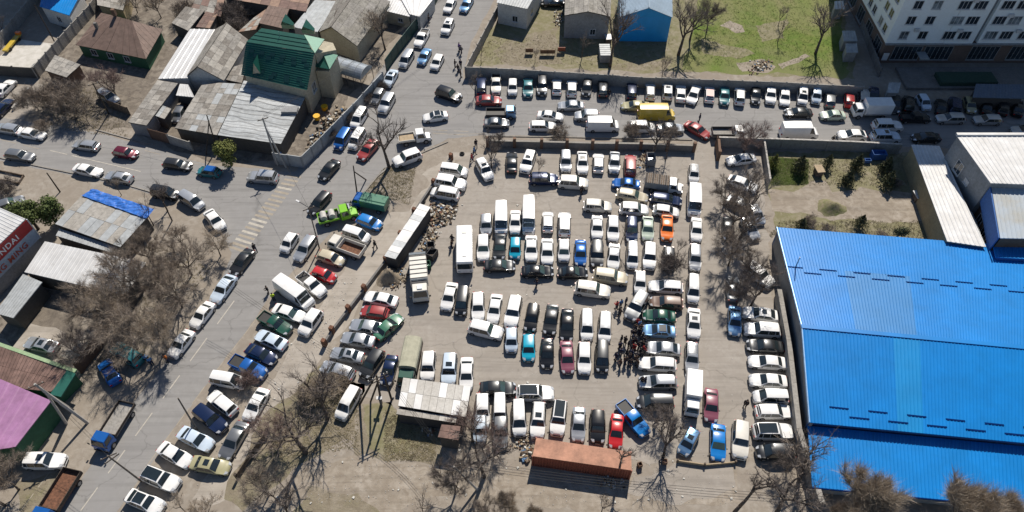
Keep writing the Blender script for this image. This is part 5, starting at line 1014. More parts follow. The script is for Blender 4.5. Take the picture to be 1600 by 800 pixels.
def tree(proto, px, py, label, s=1.0, rz=0, crown='twig', name='bare_tree', cat='tree', group=None, sz=None, tilt=(0, 0)):
    p = G(px, py)
    if proto not in TP:
        T, W = grow_tree(*TREE[proto]); root = thing(name, label, cat); t = T.build('trunk', 'bark', root, smooth=True); w_ = W.build('crown', 'twig', root); w_['kind'] = 'stuff'; TP[proto] = [root, t, w_, False]
    r, t, w_, used = TP[proto]
    if used:
        r = r.copy(); C.objects.link(r); t = t.copy(); w_ = w_.copy()
        for o in (t, w_): C.objects.link(o); o.parent = r
    TP[proto][3] = True
    r.name = name; tag(r, label, cat)
    if 'group' in r: del r['group']
    if group: r['group'] = group
    r.location = (p.x, p.y, 0); r.rotation_euler = (tilt[1], tilt[0], rz); r.scale = (s, s, sz or s)
    sl = w_.material_slots[0]; sl.link = 'OBJECT'; sl.material = M[crown]; return r
RZ = random.Random(11)
def rz_(): return RZ.uniform(0, 6.28)
tree('open1', 608, 262, 'tall bare tree at the junction casting a branchy shadow beside the white SUV', .95, 1.0, 'twig_dark')
CL = 'brown twiggy trees massed beside the sloping road'
for i, (x, y, s, c, lab) in enumerate([(165, 500, 1.0, 'twig', 'dense brown bare tree nearest the pale sheet canopy'), (205, 455, 1.05, 'twig', 'dense brown bare tree just right of the white sheet canopy'), (250, 470, 1.0, 'twig', 'brown bare tree in the middle of the thicket'),
    (300, 430, .9, 'twig', 'brown bare tree at the road side below the zebra crossing'), (215, 545, 1.05, 'twig', 'big brown bare tree at the centre foot of the thicket'), (262, 545, .95, 'twig_tan', 'tan bare tree beside the white parked sedans'),
    (140, 565, .8, 'twig_dark', 'dark bare tree by the dark red fence'), (285, 480, .95, 'twig', 'brown bare tree overhanging the sloping road verge'), (240, 415, .85, 'twig', 'brown bare tree just below the tarp hut'), (345, 400, .6, 'twig_tan', 'small tan tree at the corner near the zebra crossing'), (190, 510, .9, 'twig_tan', 'tan bare tree inside the thicket left side')]):
    tree(['dense1', 'dense2', 'dense3'][i % 3], x, y, lab, s*.93, rz_(), c, group=CL)
tree('dense2', 183, 152, 'purplish spreading bare tree in front of the brown hipped house', .72, 1, 'twig_red')
tree('bush1', 60, 172, 'brown bush at the left end of the overgrown yard', 1.3, 1, 'twig', 'bare_bush', 'bush'); tree('bush2', 90, 168, 'brown bush in the middle of the overgrown yard', 1.5, 2, 'twig', 'bare_bush', 'bush')
tree('bush1', 122, 182, 'brown tangled bush right of the overgrown yard middle', 1.6, 3, 'twig', 'bare_bush', 'bush'); tree('bush2', 108, 152, 'brown bush at the back of the overgrown yard', 1.3, 3, 'twig_dark', 'bare_bush', 'bush')
tree('bush2', 70, 205, 'low bush by the kerb of the west street', .8, 5, 'twig', 'bare_bush', 'bush')
tree('thin2', 140, 195, 'small dark tree beside the street pole', .6, 2, 'twig_dark')
tree('thin1', 12, 60, 'slender bare tree by the top left slab fence', .8, 2, 'twig_dark'); tree('thin2', -6, 40, 'bare tree cut by the top left corner', .9, 2, 'twig_red')
tree('dense3', 252, 28, 'pale grey bushy tree behind the brown hipped house', .62, 2, 'twig_tan'); tree('dense2', 215, 20, 'pale grey tree beside the light grey flat roof', .55, 2, 'twig_tan')
tree('bush1', 290, 30, 'brown bush at the foot of the tumbledown shed', 1.1, 2, 'twig', 'bare_bush', 'bush'); tree('bush2', 375, 52, 'dark bush behind the grey gabled house', 1.3, 2, 'twig_dark', 'bare_bush', 'bush')
tree('bush1', 366, 36, 'tangled dark bush near the brown roof strip', 1.2, 4, 'twig_dark', 'bare_bush', 'bush'); tree('bush2', 395, 24, 'grey bush between the brown roofs', 1.0, 4, 'twig_tan', 'bare_bush', 'bush')
tree('open2', 602, 78, 'large bare tree overhanging the grey gable house at the green fence', .80, 2, 'twig'); tree('dense1', 585, 62, 'bushy bare tree spreading over the grey gable roof', .7, 2, 'twig_tan')
for i, (x, y, s, lab) in enumerate([(520, 215, .5, 'dry shrub at the foot of the blue grey yard wall'), (550, 190, .5, 'dry shrub in the strip outside the yard wall'), (575, 160, .5, 'dry shrub halfway up the yard wall'), (598, 140, .5, 'dry shrub at the top end of the yard wall')]):
    tree('bush1', x, y, lab, s, i, 'twig_dark', 'dry_shrub', 'shrub', group='shrubs along the yard wall')
tree('open2', 953, 104, 'tall dark bare tree between the old barn and the blue barn', 1.15, .4, 'twig_dark'); tree('open1', 1060, 86, 'tall bare tree beside the blue barn', .95, 3, 'twig_dark')
tree('dense3', 1104, 50, 'grey bare tree at the top of the lawn', .75, 2, 'twig_dark'); tree('open2', 1078, 62, 'slim bare tree right of the blue barn', .8, 4, 'twig')
tree('open1', 1274, 84, 'bare tree with wide twiggy shadow at the right of the lawn', .85, 5, 'twig_dark'); tree('thin1', 1215, 66, 'thin leafless tree in the middle of the lawn', .7, 1, 'twig'); tree('thin2', 1216, 40, 'thin sapling near the top of the lawn', .7, 1, 'twig')
tree('thin1', 909, 92, 'small bare tree in front of the old barn', .72, 1, 'twig'); tree('thin2', 1034, 122, 'small bare tree against the concrete wall', .8, 1, 'twig'); tree('thin2', 836, 98, 'sapling in the grass left of the old barn', .5, 1, 'twig')
tree('thin1', 752, 100, 'small bare tree in the corner of the walled lawn', .6, 3, 'twig'); tree('thin2', 742, 150, 'bare sapling at the street end of the concrete wall', .7, 3, 'twig')
tree('dense1', 1162, 238, 'round crowned bare tree beside the dark gate pier', .72, 3, 'twig_red')
tree('dense3', 775, 240, 'twiggy bare tree at the north west corner of the lot', .5, 3, 'twig_dark'); tree('open2', 768, 262, 'dark forked tree behind the white SUV at the west gate', .45, 1, 'twig_dark')
tree('bush2', 872, 214, 'low dry shrub above the lot wall, left one', .8, 1, 'twig', 'dry_shrub', 'shrub'); tree('open1', 1020, 243, 'bare tree standing over litter by the north wall', .62, 4, 'twig_dark')
tree('thin1', 1040, 250, 'thin bare tree next to the dark bin', .8, 4, 'twig_dark'); tree('bush1', 985, 214, 'dry shrub at the kerb above the lot wall', .8, 2, 'twig', 'dry_shrub', 'shrub')
tree('dense2', 1046, 222, 'bushy bare tree by the kerb near the red sedan', .42, 2, 'twig'); tree('thin2', 842, 275, 'thin dead tree behind the navy SUV', .65, 1, 'twig')
ES = 'bare trees in the strip east of the lot'
for i, (x, y, s, c, lab) in enumerate([(1130, 320, .62, 'twig_dark', 'bare tree nearest the lane below the white saloon'), (1165, 312, .6, 'twig', 'bare tree over half hidden white cars, upper middle'), (1140, 362, .8, 'twig', 'large bare tree over the hidden cars'), (1162, 345, .7, 'twig', 'bare tree beside the garden side wall'),
    (1138, 415, .8, 'twig', 'bare tree above the grey sedan with roof bars'), (1150, 385, .75, 'twig', 'bare tree in the middle of the strip'), (1166, 446, .68, 'twig_dark', 'bare tree directly left of the nose down white SUV'), (1172, 480, .55, 'twig_dark', 'small bare tree above the right hand stack of cars')]):
    tree(['dense1', 'open2', 'dense3', 'open1'][i % 4], x, y, lab, s*1.02, rz_(), c, group=ES)
tree('thin1', 968, 388, 'dark crooked tree growing between parked cars', .75, 1, 'twig_dark', tilt=(.1, .05)); tree('bush1', 1044, 425, 'dark bush standing among cars below the orange sedan', 1.0, 1, 'twig_dark', 'bare_bush', 'bush')
tree('thin2', 1058, 400, 'small bare tree right of the dark bush', .6, 1, 'twig_dark'); tree('dense3', 1150, 478, 'bare tree throwing its shadow beside the pale blue sedan', .62, 1, 'twig_dark'); 
tree('snag1', 964, 742, 'dark leaning trunk over the end of the rusty container', .72, 0, 'twig_dark', tilt=(.12, 0)); tree('open2', 1036, 714, 'bare tree beside people and small bins', .72, 1, 'twig_dark'); tree('dense2', 1034, 668, 'bare tree whose crown hides a dark minivan', .48, 1, 'twig_dark')
tree('snag1', 1148, 800, 'tall dark trunk leaning past the cream SUV', 1.0, 0, 'twig_dark', tilt=(.2, 0)); tree('open1', 1214, 800, 'bare tree at the bottom beside the blue hall corner', .85, 0, 'twig_dark'); tree('open2', 1248, 752, 'bare tree reaching over the west edge of the blue roof', .85, 2, 'twig')
tree('dense1', 1228, 735, 'bare tree hiding a dark minivan below the white SUV', .55, 2, 'twig_dark'); tree('thin1', 1250, 800, 'brown bare tree at the foot of the hall fence', .9, 1, 'twig')
PB = 'pollarded tan crowned trees south of the blue hall'
for i, (x, y, s, c, lab) in enumerate([(1330, 818, 1.3, 'twig_tan', 'tan pollarded tree, left of the two large ones over the blue roof'), (1462, 822, 1.4, 'twig_tan', 'tan pollarded tree, largest one over the blue roof'), (1530, 836, 1.1, 'twig_tan', 'tan pollarded tree right of the largest one'), (1290, 842, .9, 'twig', 'brown pollarded tree at the bottom near the hall corner'), (1420, 862, .9, 'twig', 'low brown pollarded tree between the two large ones'), (1590, 860, .8, 'twig', 'pollarded tree cut by the bottom right corner')]):
    tree(['ball1', 'ball2'][i % 2], x, y, lab, s, rz_(), c, 'pollarded_tree', group=PB)
tree('open1', 478, 708, 'big many limbed tree at the bottom centre left with thick dark branches', .95, 1, 'twig_dark'); tree('open2', 512, 655, 'bare tree above the grassy island near the white minivan', .95, 1, 'twig_dark')
tree('dense2', 440, 690, 'brown thicket tree beside the timber railing', .62, 1, 'twig_red'); tree('dense1', 420, 775, 'bare tree at the bottom behind the timber railing', .62, 1, 'twig'); tree('open2', 455, 812, 'bare tree cut by the bottom edge left of the dirt track', .7, 1, 'twig_dark')
tree('bush1', 505, 620, 'greenish dry bush at the foot of the west fence', 1.0, 1, 'twig_tan', 'bare_bush', 'bush'); tree('bush2', 530, 600, 'low dry bush next to the silver estate', .8, 1, 'twig_tan', 'bare_bush', 'bush'); tree('bush2', 480, 620, 'brown bush in the grassy island', .8, 1, 'twig', 'bare_bush', 'bush')
tree('snag1', 604, 840, 'crooked lone trunk at the bottom of the dirt track', .55, 0, 'twig', tilt=(0, .1)); tree('thin1', 662, 805, 'small bare tree right of the crooked trunk', .8, 1, 'twig'); tree('dense3', 640, 850, 'bare tree cut by the bottom edge at centre', .6, 1, 'twig_tan')
tree('bush1', 392, 600, 'dry bush beside the blue pickup on the verge', .7, 1, 'twig_red', 'bare_bush', 'bush'); tree('thin2', 290, 800, 'small bare tree in front of the white car with glass roof', .8, 1, 'twig_tan'); tree('dense3', 330, 815, 'bare tree at the bottom left verge', .5, 1, 'twig_tan')
tree('open2', 738, 690, 'reddish bare tree beside the brick booth', .6, 1, 'twig_red'); tree('dense2', 728, 668, 'reddish bush tree right of the slab roof garages', .42, 1, 'twig_red'); tree('dense1', 775, 700, 'reddish bare tree hiding a pale hatchback', .5, 1, 'twig_red')
tree('open1', 756, 745, 'dark trunked tree over the soil below the booth', .85, 1, 'twig_dark'); tree('dense3', 712, 770, 'bare tree at the bottom casting dark shade by the booth', .75, 1, 'twig_dark'); tree('ball1', 790, 800, 'tan bushy tree at the bottom left of the container', .55, 1, 'twig_tan'); tree('ball2', 835, 815, 'tan shrubby tree below the container end', .5, 1, 'twig_tan')
tree('dense1', 770, 830, 'brown shrubby tree cut by the bottom edge', .7, 1, 'twig'); tree('dense2', 1040, 850, 'brown shrubby tree cut by the bottom edge near the lane', .6, 1, 'twig'); tree('thin2', 940, 800, 'dark small tree below the container shadow', .7, 1, 'twig_dark')
tree('dense1', 8, 790, 'big brown bare tree at the bottom left corner', .85, 1, 'twig'); tree('dense3', 30, 765, 'brown bare tree next to the white SUV below the pink roof', .7, 1, 'twig'); tree('dense2', -20, 740, 'brown bare tree over the pink roof corner', .8, 1, 'twig')
tree('open2', 262, 330, 'thin crowned bare tree behind the dark minivan', .5, 1, 'twig_dark'); tree('thin1', 240, 352, 'slender bare tree at the east end of the tarp hut', .8, 1, 'twig_dark'); tree('thin2', 190, 305, 'sapling at the kerb above the tarp hut', .6, 1, 'twig'); tree('dense2', 285, 385, 'small brown tree right of the tarp hut', .5, 2, 'twig')
tree('bush2', 10, 300, 'dark bush in the bordered garden at the left edge', .9, 1, 'twig_dark', 'bare_bush', 'bush')
for i, (x, y, s, lab) in enumerate([(1290, 362, .5, 'brown shrub above the blue roof edge, left of the thorny one'), (1262, 350, .55, 'grey thorny shrub beside the soil mound'), (1376, 372, .45, 'brown shrub by the long shed corner of the garden'), (1400, 290, .4, 'brown shrub under the right hand conifers')]):
    tree('bush2', x, y, lab, s, i, 'twig', 'dry_shrub', 'shrub', group='shrubs in the garden')
# leafy ones
def leafy(name, label, px, py, h, rad, m, n=2600, seed=1, cone=False, lobes=7):
    rr = random.Random(seed); p = G(px, py); root = thing(name, label, 'tree', (0, 0, 0)); t = MB(); t.tube((0, 0, 0), (0, 0, h*.8), rad*.09+.04, .03, n=6)
    for k in range(8): a = k*2.4; z = h*(.25+.06*k); t.tube((0, 0, z), (rad*.55*math.cos(a), rad*.55*math.sin(a), z+.5), .04, .015, n=4)
    t.build('trunk', 'bark_dark', root); W = MB()
    cs = [(Vector((rr.uniform(-.5, .5)*rad, rr.uniform(-.5, .5)*rad, h*rr.uniform(.38, .8))), rad*rr.uniform(.38, .62)) for _ in range(lobes)]
    for k in range(n):
        if cone:
            z = rr.random()**1.25; a = rr.uniform(0, 6.28); layer = .75+.25*math.cos(z*26); r = rad*(1-z)*layer*(rr.random()**.35)*(1+.22*math.sin(3*a+seed))
            q = Vector((r*math.cos(a), r*math.sin(a), h*(.12+.88*z))); d = Vector((math.cos(a), math.sin(a), -.25))
        else:
            c_, cr_ = rr.choice(cs); d = Vector((rr.gauss(0, 1), rr.gauss(0, 1), rr.gauss(0, 1))).normalized(); q = c_+d*cr_*(rr.random()**.4)*Vector((1, 1, 1.2)).length/1.85
        s = rr.uniform(.10, .24)*(1 if h > 3 else .7); u = (d+Vector((rr.gauss(0, .5), rr.gauss(0, .5), rr.gauss(0, .5)))).normalized(); v = u.orthogonal().normalized(); v.rotate(Matrix.Rotation(rr.uniform(0, 6.28), 3, u)); w2 = u.cross(v)
        W.add([q-v*s, q+w2*s*.5, q+v*s, q-w2*s*.5], [(0, 1, 2, 3)])
    c = W.build('crown', m, root); c['kind'] = 'stuff'; root.location = (p.x, p.y, 0); return root
leafy('evergreen_tree', 'yellow green leafy tree on the corner before the pale corrugated roof', 362, 258, 5.5, 2.2, 'leaf_yellow', 3600, 3)
leafy('evergreen_tree', 'left hand lobe of dark green bushy tree beside the tarp hut', 60, 358, 6.0, 2.4, 'leaf', 4200, 4).__setitem__('label', 'dark green bushy evergreen beside the tarp hut, left one'); leafy('evergreen_tree', 'dark green bushy evergreen beside the tarp hut, right one', 90, 350, 5.6, 2.2, 'leaf', 3800, 5)
for i, (x, y, h, r, lab) in enumerate([(1207, 262, 3.4, 1.0, 'small pale conifer at the left end of the garden wall'), (1247, 268, 4.0, 1.3, 'conifer left of the small garden hut'), (1291, 262, 3.4, 1.1, 'conifer right of the small garden hut in wall shade'), (1336, 264, 3.6, 1.2, 'conifer in shade beside the upper middle garden wall'),
    (1322, 288, 3.6, 1.2, 'conifer casting a spiky shadow on the garden path'), (1380, 270, 4.0, 1.2, 'tall conifer near the blue bin, rear one'), (1384, 292, 4.0, 1.3, 'tall conifer with shadow near the long shed'), (1250, 358, 2.8, 1.0, 'dark conifer touching the blue roof, leftmost'), (1342, 354, 3.0, 1.1, 'conifer with small shadow south of the soil mound'), (1402, 370, 2.8, 1.0, 'dark round conifer near the long shed at the blue roof')]):
    leafy('conifer', lab, x, y, h*.86, r*1.35, 'needle' if i else 'leaf_yellow', 1300, 20+i, cone=i != 9, lobes=5)['group'] = 'small conifers in the walled garden'
def bit(mb, p, rr, k=1):
    s = rr.uniform(.05, .16)*k; mb.box((p.x, p.y, s*.2+.012), (s, s*rr.uniform(.4, 1), s*.35), rr.uniform(0, 3))
# tufts of grass and litter
def scatter(name, label, polys, n, fn, m, kind='stuff', seed=1, cat=None):
    rr = random.Random(seed); mb = MB()
    for _ in range(n):
        poly = rr.choice(polys); u, v = rr.random(), rr.random(); a, b, c, d = [G(*p) for p in poly]
        p = (a*(1-u)+b*u)*(1-v)+(d*(1-u)+c*u)*v; fn(mb, p, rr)
    o = mb.build(name, m); tag(o, label, cat, kind=kind); return o
def tuft(mb, p, rr):
    for k in range(5):
        a = rr.uniform(0, 6.28); h = rr.uniform(.05, .14); s = Vector((math.cos(a), math.sin(a), 0)); t = Vector((-s.y, s.x, 0))*.035; q = p+s*rr.uniform(0, .12); mb.add([q-t, q+t, q+s*h*1.2+Vector((0, 0, h))], [(0, 1, 2)])
mat('tuft_green', (.15, .21, .04), .9, var=.3, scale=.4); mat('tuft_dry', (.30, .255, .15), .9, var=.3, scale=.4)
scatter('grass_tufts', 'short green grass tufts over the lawn', [[(1070, 100), (1320, 115), (1300, -40), (1110, -40)], [(1200, 290), (1262, 288), (1262, 250), (1198, 245)]], 9000, tuft, 'tuft_green', cat='grass')
scatter('dry_grass_tufts', 'dry straw coloured grass tufts on verges and rough ground', [[(740, 98), (1060, 108), (1050, 40), (760, 60)], [(430, 640), (560, 620), (560, 700), (420, 720)], [(600, 640), (680, 660), (680, 720), (600, 720)], [(1200, 370), (1450, 375), (1440, 345), (1220, 345)], [(1210, 290), (1420, 290), (1410, 240), (1200, 240)],
    [(570, 300), (600, 262), (650, 262), (640, 320)], [(60, 200), (200, 215), (180, 140), (60, 130)], [(200, 590), (330, 420), (250, 380), (120, 560)]], 12000, tuft, 'tuft_dry', seed=2, cat='grass')
scatter('scattered_litter', 'small pale scraps of litter scattered across the lot and verges', [[(560, 620), (1230, 720), (1190, 240), (740, 250)], [(400, 790), (1150, 790), (1150, 700), (480, 700)], [(300, 780), (470, 600), (560, 430), (440, 440)]], 150, lambda mb, p, rr: bit(mb, p, rr, 1.7), 'rubbish_white', seed=14, cat='litter')
scatter('gravel_scatter', 'small stones and crumbs scattered over the dusty ground', [[(560, 620), (1230, 720), (1190, 240), (740, 250)], [(400, 790), (1150, 790), (1150, 700), (480, 700)], [(300, 780), (470, 600), (560, 430), (440, 440)]], 2600, lambda mb, p, rr: bit(mb, p, rr, .7), 'stone', seed=4)
def rubbish(poly, n, seed, label, kk=1.0, hh=.5):
    mb = MB(); rr = random.Random(seed); a, b, c, d = [G(*p) for p in poly]
    for _ in range(n):
        u, v = min(1, max(0, rr.gauss(.5, .26))), min(1, max(0, rr.gauss(.5, .26))); p = (a*(1-u)+b*u)*(1-v)+(d*(1-u)+c*u)*v; s = rr.uniform(.12, .5)*kk; z = hh*rr.random()*max(0, 1-2*math.hypot(u-.5, v-.5))
        x, y, q = s/2, s/2*rr.uniform(.4, 1), rr.uniform(.06, .3)*kk; R3 = Matrix.Rotation(rr.uniform(0, 6.28), 3, 'Z') @ Matrix.Rotation(rr.uniform(-.6, .6), 3, 'X'); o = Vector((p.x, p.y, z+q/2))
        vs = [o+R3 @ Vector((i*x*rr.uniform(.6, 1), j*y*rr.uniform(.6, 1), k*q/2)) for k in (-1, 1) for i, j in ((-1, -1), (1, -1), (1, 1), (-1, 1))]
        mb.add(vs, [(3, 2, 1, 0), (4, 5, 6, 7), (0, 1, 5, 4), (1, 2, 6, 5), (2, 3, 7, 6), (3, 0, 4, 7)], rr.choice([0, 1, 1, 3, 3, 4, 0, 6, 6, 6, 5, 2] if rr.random() < .5 else [6, 3, 1, 0]))
    o = mb.build('rubbish_heap', ['rubbish_white', 'cardboard', 'rubbish_blue', 'wood', 'black_plastic', 'rust', 'cloth_sheet']); tag(o, label, 'rubbish', kind='stuff')
rubbish([(664, 362), (708, 348), (716, 318), (668, 314)], 420, 1, 'spilled heap of rubbish and bags at the north end of the tin shed', 1.2, .9)
rubbish([(650, 400), (672, 398), (690, 362), (664, 362)], 160, 2, 'loose rubbish behind the refuse truck')
rubbish([(796, 700), (832, 704), (834, 672), (800, 668)], 200, 3, 'stones and rags heaped at the left end of the container', .7, .4)
rubbish([(812, 722), (836, 724), (836, 694), (816, 694)], 60, 4, 'white sacks dumped against the container end', 1.4, .5)
rubbish([(930, 762), (975, 768), (975, 745), (935, 742)], 60, 5, 'pale litter in the shadow of the container', .8, .1)
rubbish([(996, 262), (1020, 262), (1020, 236), (1000, 236)], 120, 6, 'litter around the tree at the north wall', .9, .3)
rubbish([(660, 680), (682, 682), (682, 668), (660, 666)], 50, 7, 'bags dumped in front of the slab garages', .8, .2)
rubbish([(590, 450), (630, 455), (640, 420), (612, 412)], 160, 8, 'rubble and sacks around the sheet covered heap', .9, .5)
rubbish([(1168, 118), (1200, 112), (1212, 92), (1172, 96)], 120, 9, 'pile of sticks and white debris on the lawn', .9, .6)
rubbish([(865, 46), (880, 44), (880, 14), (866, 16)], 70, 10, 'clutter along the left side of the old barn', 1.1, .6)
h = heap('sheet_covered_heap', 609, 434, 2.0, 1.9, 1.8, 'cloth_sheet', 9, kind=None); tag(h, 'brown sheet draped over a heap below the tin shed', 'heap')
# ---------------------------------------------------------------- bins, cabinets, small things
def bin_(px, py, label, d=(1.1, 1.5, 1.2), m='chassis', rz=.1, lid='wood_dark', cat='bin'):
    p = G(px, py); r = thing('rubbish_bin', label, cat, (p.x, p.y, 0)); r.rotation_euler = (0, 0, rz); x, y, z = d
    off = Vector((p.x, p.y, 0)); mb = MB()
    for s in (-1, 1): MB().box((off.x+s*(x/2-.03), off.y, z/2+.1), (.06, y, z)).build('side_panel', m, r)
    for s in (-1, 1): MB().box((off.x, off.y+s*(y/2-.03), z/2+.1), (x-.12, .06, z)).build('end_panel', m, r)
    MB().box((off.x, off.y, .16), (x-.1, y-.1, .06)).build('floor_panel', m, r); MB().box((off.x, off.y, z*.55), (x-.14, y-.14, .1)).build('contents', lid, r)
    for sx in (-1, 1):
        for sy in (-1, 1): MB().tube((off.x+sx*(x/2-.12), off.y+sy*(y/2-.1)-.04, .07), (off.x+sx*(x/2-.12), off.y+sy*(y/2-.1)+.04, .07), .07, n=8).build('castor', 'tyre', r)
bin_(674, 392, 'dark open skip bin behind the refuse truck, upper one'); bin_(676, 402, 'dark open skip bin behind the refuse truck, lower one', rz=-.5); bin_(668, 418, 'green sack bin beside the refuse truck', (1.0, 1.0, .9), 'wall_green', .2, 'paint green')
bin_(1016, 254, 'dark metal cart bin near the corner of the north wall', (1.3, 1.9, 1.3), 'wall_grey', 0, 'paint grey'); bin_(1038, 724, 'small pale bin beside the lane', (.5, .5, .7), 'wall_brown', 0, 'rubbish_white'); bin_(999, 729, 'small dark bin between container and lane', (.5, .5, .7), 'wall_brown', .3)
bin_(1370, 247, 'bright blue bin in the shade by the garden wall', (2.2, 1.2, 1.2), 'wall_blue', 0, 'wall_blue'); bin_(1354, 254, 'small blue bin beside the larger blue bin', (1.0, .6, .6), 'wall_blue', 0, 'rubbish_blue')
def tyre_ring(px, py, label):
    p = G(px, py); mb = MB(); n = 14
    for i in range(n):
        a, b = 2*math.pi*i/n, 2*math.pi*(i+1)/n; mb.tube((p.x+.3*math.cos(a), p.y+.3*math.sin(a), .14), (p.x+.3*math.cos(b), p.y+.3*math.sin(b), .14), .13, n=6)
    o = mb.build('discarded_tyre', 'tyre', smooth=True); tag(o, label, 'scrap tyre')
tyre_ring(722, 241, 'old tyre lying inside the west gate'); tyre_ring(661, 316, 'old tyre at the top of the tin shed'); tyre_ring(671, 366, 'old tyre in the rubbish by the tin shed')
for x, y, lab, m in ((1277, 272, 'small garden hut with cream top', 'cardboard'), (1431, 312, 'small white topped box against the long shed', 'roof_white'), (950, 66, 'white tank on a rack in front of the old barn', 'roof_white')):
    p = G(x, y); r = thing('garden_hut', lab, 'hut', (p.x, p.y, 0)); MB().box((p.x, p.y, .55), (1.0, 1.4, 1.1)).build('box_body', 'wood', r); MB().box((p.x, p.y, 1.18), (1.25, 1.7, .12), .12).build('lid', m, r)
q = G(944, 90); r = thing('glass_frame', 'pale slatted cold frame on the grass beside the tall tree', 'cold frame', (q.x, q.y, 0)); MB().box((q.x, q.y, .9), (1.9, 3.6, 1.5)).build('box_body', 'wall_grey', r)
for k in range(6): MB().box((q.x, q.y-1.5+k*.6, 1.72), (1.95, .5, .08)).build('slat', 'roof_pale', r)
for i, (x, y, lab) in enumerate([(827, 84, 'brown rug on the grass, leftmost'), (850, 86, 'brown rug on the grass, second'), (861, 86, 'brown rug on the grass, third'), (877, 82, 'dark red rug hung on a stand')]):
    p = G(x, y); r = thing('hanging_rug', lab, 'rug', (p.x, p.y, 0), 'rugs airing on the lawn'); MB().hexa([(p.x-.7, p.y, .3), (p.x+.7, p.y, .3), (p.x+.7, p.y+.08, .3), (p.x-.7, p.y+.08, .3)], [(p.x-.7, p.y-.3, 1.3), (p.x+.7, p.y-.3, 1.3), (p.x+.7, p.y-.2, 1.3), (p.x-.7, p.y-.2, 1.3)]).build('rug_cloth', 'wall_brown' if i < 3 else 'container_side', r)
    for s in (-1, 1): MB().tube((p.x+s*.75, p.y, 0), (p.x+s*.75, p.y-.1, 1.4), .03, n=4).build('stand_leg', 'chassis', r)
for x, y, lab in ((484, 172 , 'yellow bucket seat among yard clutter, upper'), (476, 187, 'yellow bucket seat among yard clutter, lower')):
    p = G(x+24 if x == 484 else x+20, y); h = MB().tube((p.x, p.y, .1), (p.x, p.y, .9), .45, .6, n=10).build('yellow_tub', 'yellow_plastic'); tag(h, lab.replace('bucket seat', 'tub'), 'tub')
rubbish([(470, 235), (505, 222), (545, 172), (520, 165)], 110, 12, 'clutter of boards and boxes in the green house yard', 1.6, .7)
q = G(30, 57); a, b = G(10, 84), G(32, 58); r = thing('parked_trailer', 'yellow long narrow cart against the slab fence', 'cart', ((a.x+b.x)/2, (a.y+b.y)/2, 0)); rz = math.atan2((b-a).y, (b-a).x)
MB().box(((a.x+b.x)/2, (a.y+b.y)/2, .6), ((b-a).length, .9, .3), rz).build('cart_body', 'paint yellow', r); MB().box((b.x, b.y, .9), (.6, .9, .5), rz).build('cart_seat', 'paint orange', r)
for t in (.2, .8):
    for s in (-1, 1): p = a+(b-a)*t+Vector((-(b-a).y, (b-a).x, 0)).normalized()*s*.45; MB().tube((p.x, p.y, .3), p+Vector((-(b-a).y, (b-a).x, 0)).normalized()*.12*s+Vector((0, 0, .3)), .3, n=10).build('wheel', 'tyre', r)
# ---------------------------------------------------------------- poles and wires
def pole(label, base, top, h, r=.13, m='pole', arm=0, lamp=False, cat='pole', name='utility_pole', braces=()):
    b, t = G(*base), G(top[0], top[1], h); o = thing(name, label, cat, b)
    MB().tube(b, t, r, r*.7, n=8).build('shaft', m, o, smooth=False)
    if arm:
        for k in range(arm):
            c = b+(t-b)*(.97-.09*k); MB().box((c.x, c.y, c.z), (1.7, .1, .1), .5+.3*k).build('crossarm', 'wood_dark', o)
            for s in (-.7, 0, .7): d = Vector((math.cos(.5+.3*k), math.sin(.5+.3*k), 0))*s; MB().tube(c+d+Vector((0, 0, .05)), c+d+Vector((0, 0, .22)), .04, n=5).build('insulator', 'rubbish_white', o)
    if lamp: c = t; MB().tube(c, c+Vector((-1.5, .9, .25)), .05, n=5).build('lamp_arm', 'chassis', o); c2 = c+Vector((-1.6, .95, .25)); MB().box((c2.x, c2.y, c2.z), (.6, .22, .12), -.54).build('lamp_head', 'roof_white', o)
    for bb in braces: MB().tube(G(*bb), b+(t-b)*.8, r*.9, r*.7, n=6).build('brace', m, o)
    return o, t
pole('dark wooden pole on the verge beside the teal covered truck', (558, 303), (552, 259), 6.0, .12, 'wood_dark', 0, braces=((572, 281),))
_, s1 = pole('street lamp pole with arm beside the white estate', (499, 388), (482, 324), 8.5, .11, 'pole', 1, True, 'street lamp', 'street_lamp')
pole('plain leaning pole at the kerb beside the black sedan', (308, 672), (278, 622), 7.0, .12); _, s2 = pole('leaning pole with small crossarms over the sloping road', (221, 752), (168, 712), 7.5, .12, arm=2)
_, s3 = pole('massive concrete pole over the pink roof with propping struts', (137, 661), (54, 600), 9.5, .2, 'pole_concrete', 1, braces=((112, 640), (104, 662)))
_, s4 = pole('tall concrete pole at the corner of the green house yard', (434, 258), (410, 184), 9.0, .16, 'pole_concrete', 1, braces=((447, 262),)); pole('wooden pole in front of the pale corrugated roof', (339, 233), (323, 180), 7, .13, 'wood_dark', 0, braces=((322, 242),))
_, s5 = pole('wooden pole beside the silver SUV in the overgrown yard', (170, 178), (145, 130), 7.5, .13, 'wood_dark', 1); pole('dark pole against the slab fence of the shaded yard', (90, 74), (54, 8), 8, .12, 'wood_dark', 0)
pole('short leaning post beside the dark green evergreens', (94, 300), (73, 270), 4, .12, 'wood_dark'); pole('leaning post in front of the tarp hut thicket', (269, 345), (255, 316), 4.5, .11, 'wood_dark')
_, s6 = pole('white concrete pole lying aslant over the dark shade at the bottom', (746, 765), (709, 729), 6.0, .15, 'pole_concrete', 1)
_, s7 = pole('concrete pole with a lamp head at the west corner of the blue hall roof', (1232, 442), (1250, 402), 7.0, .1, 'metal_galv', 0)
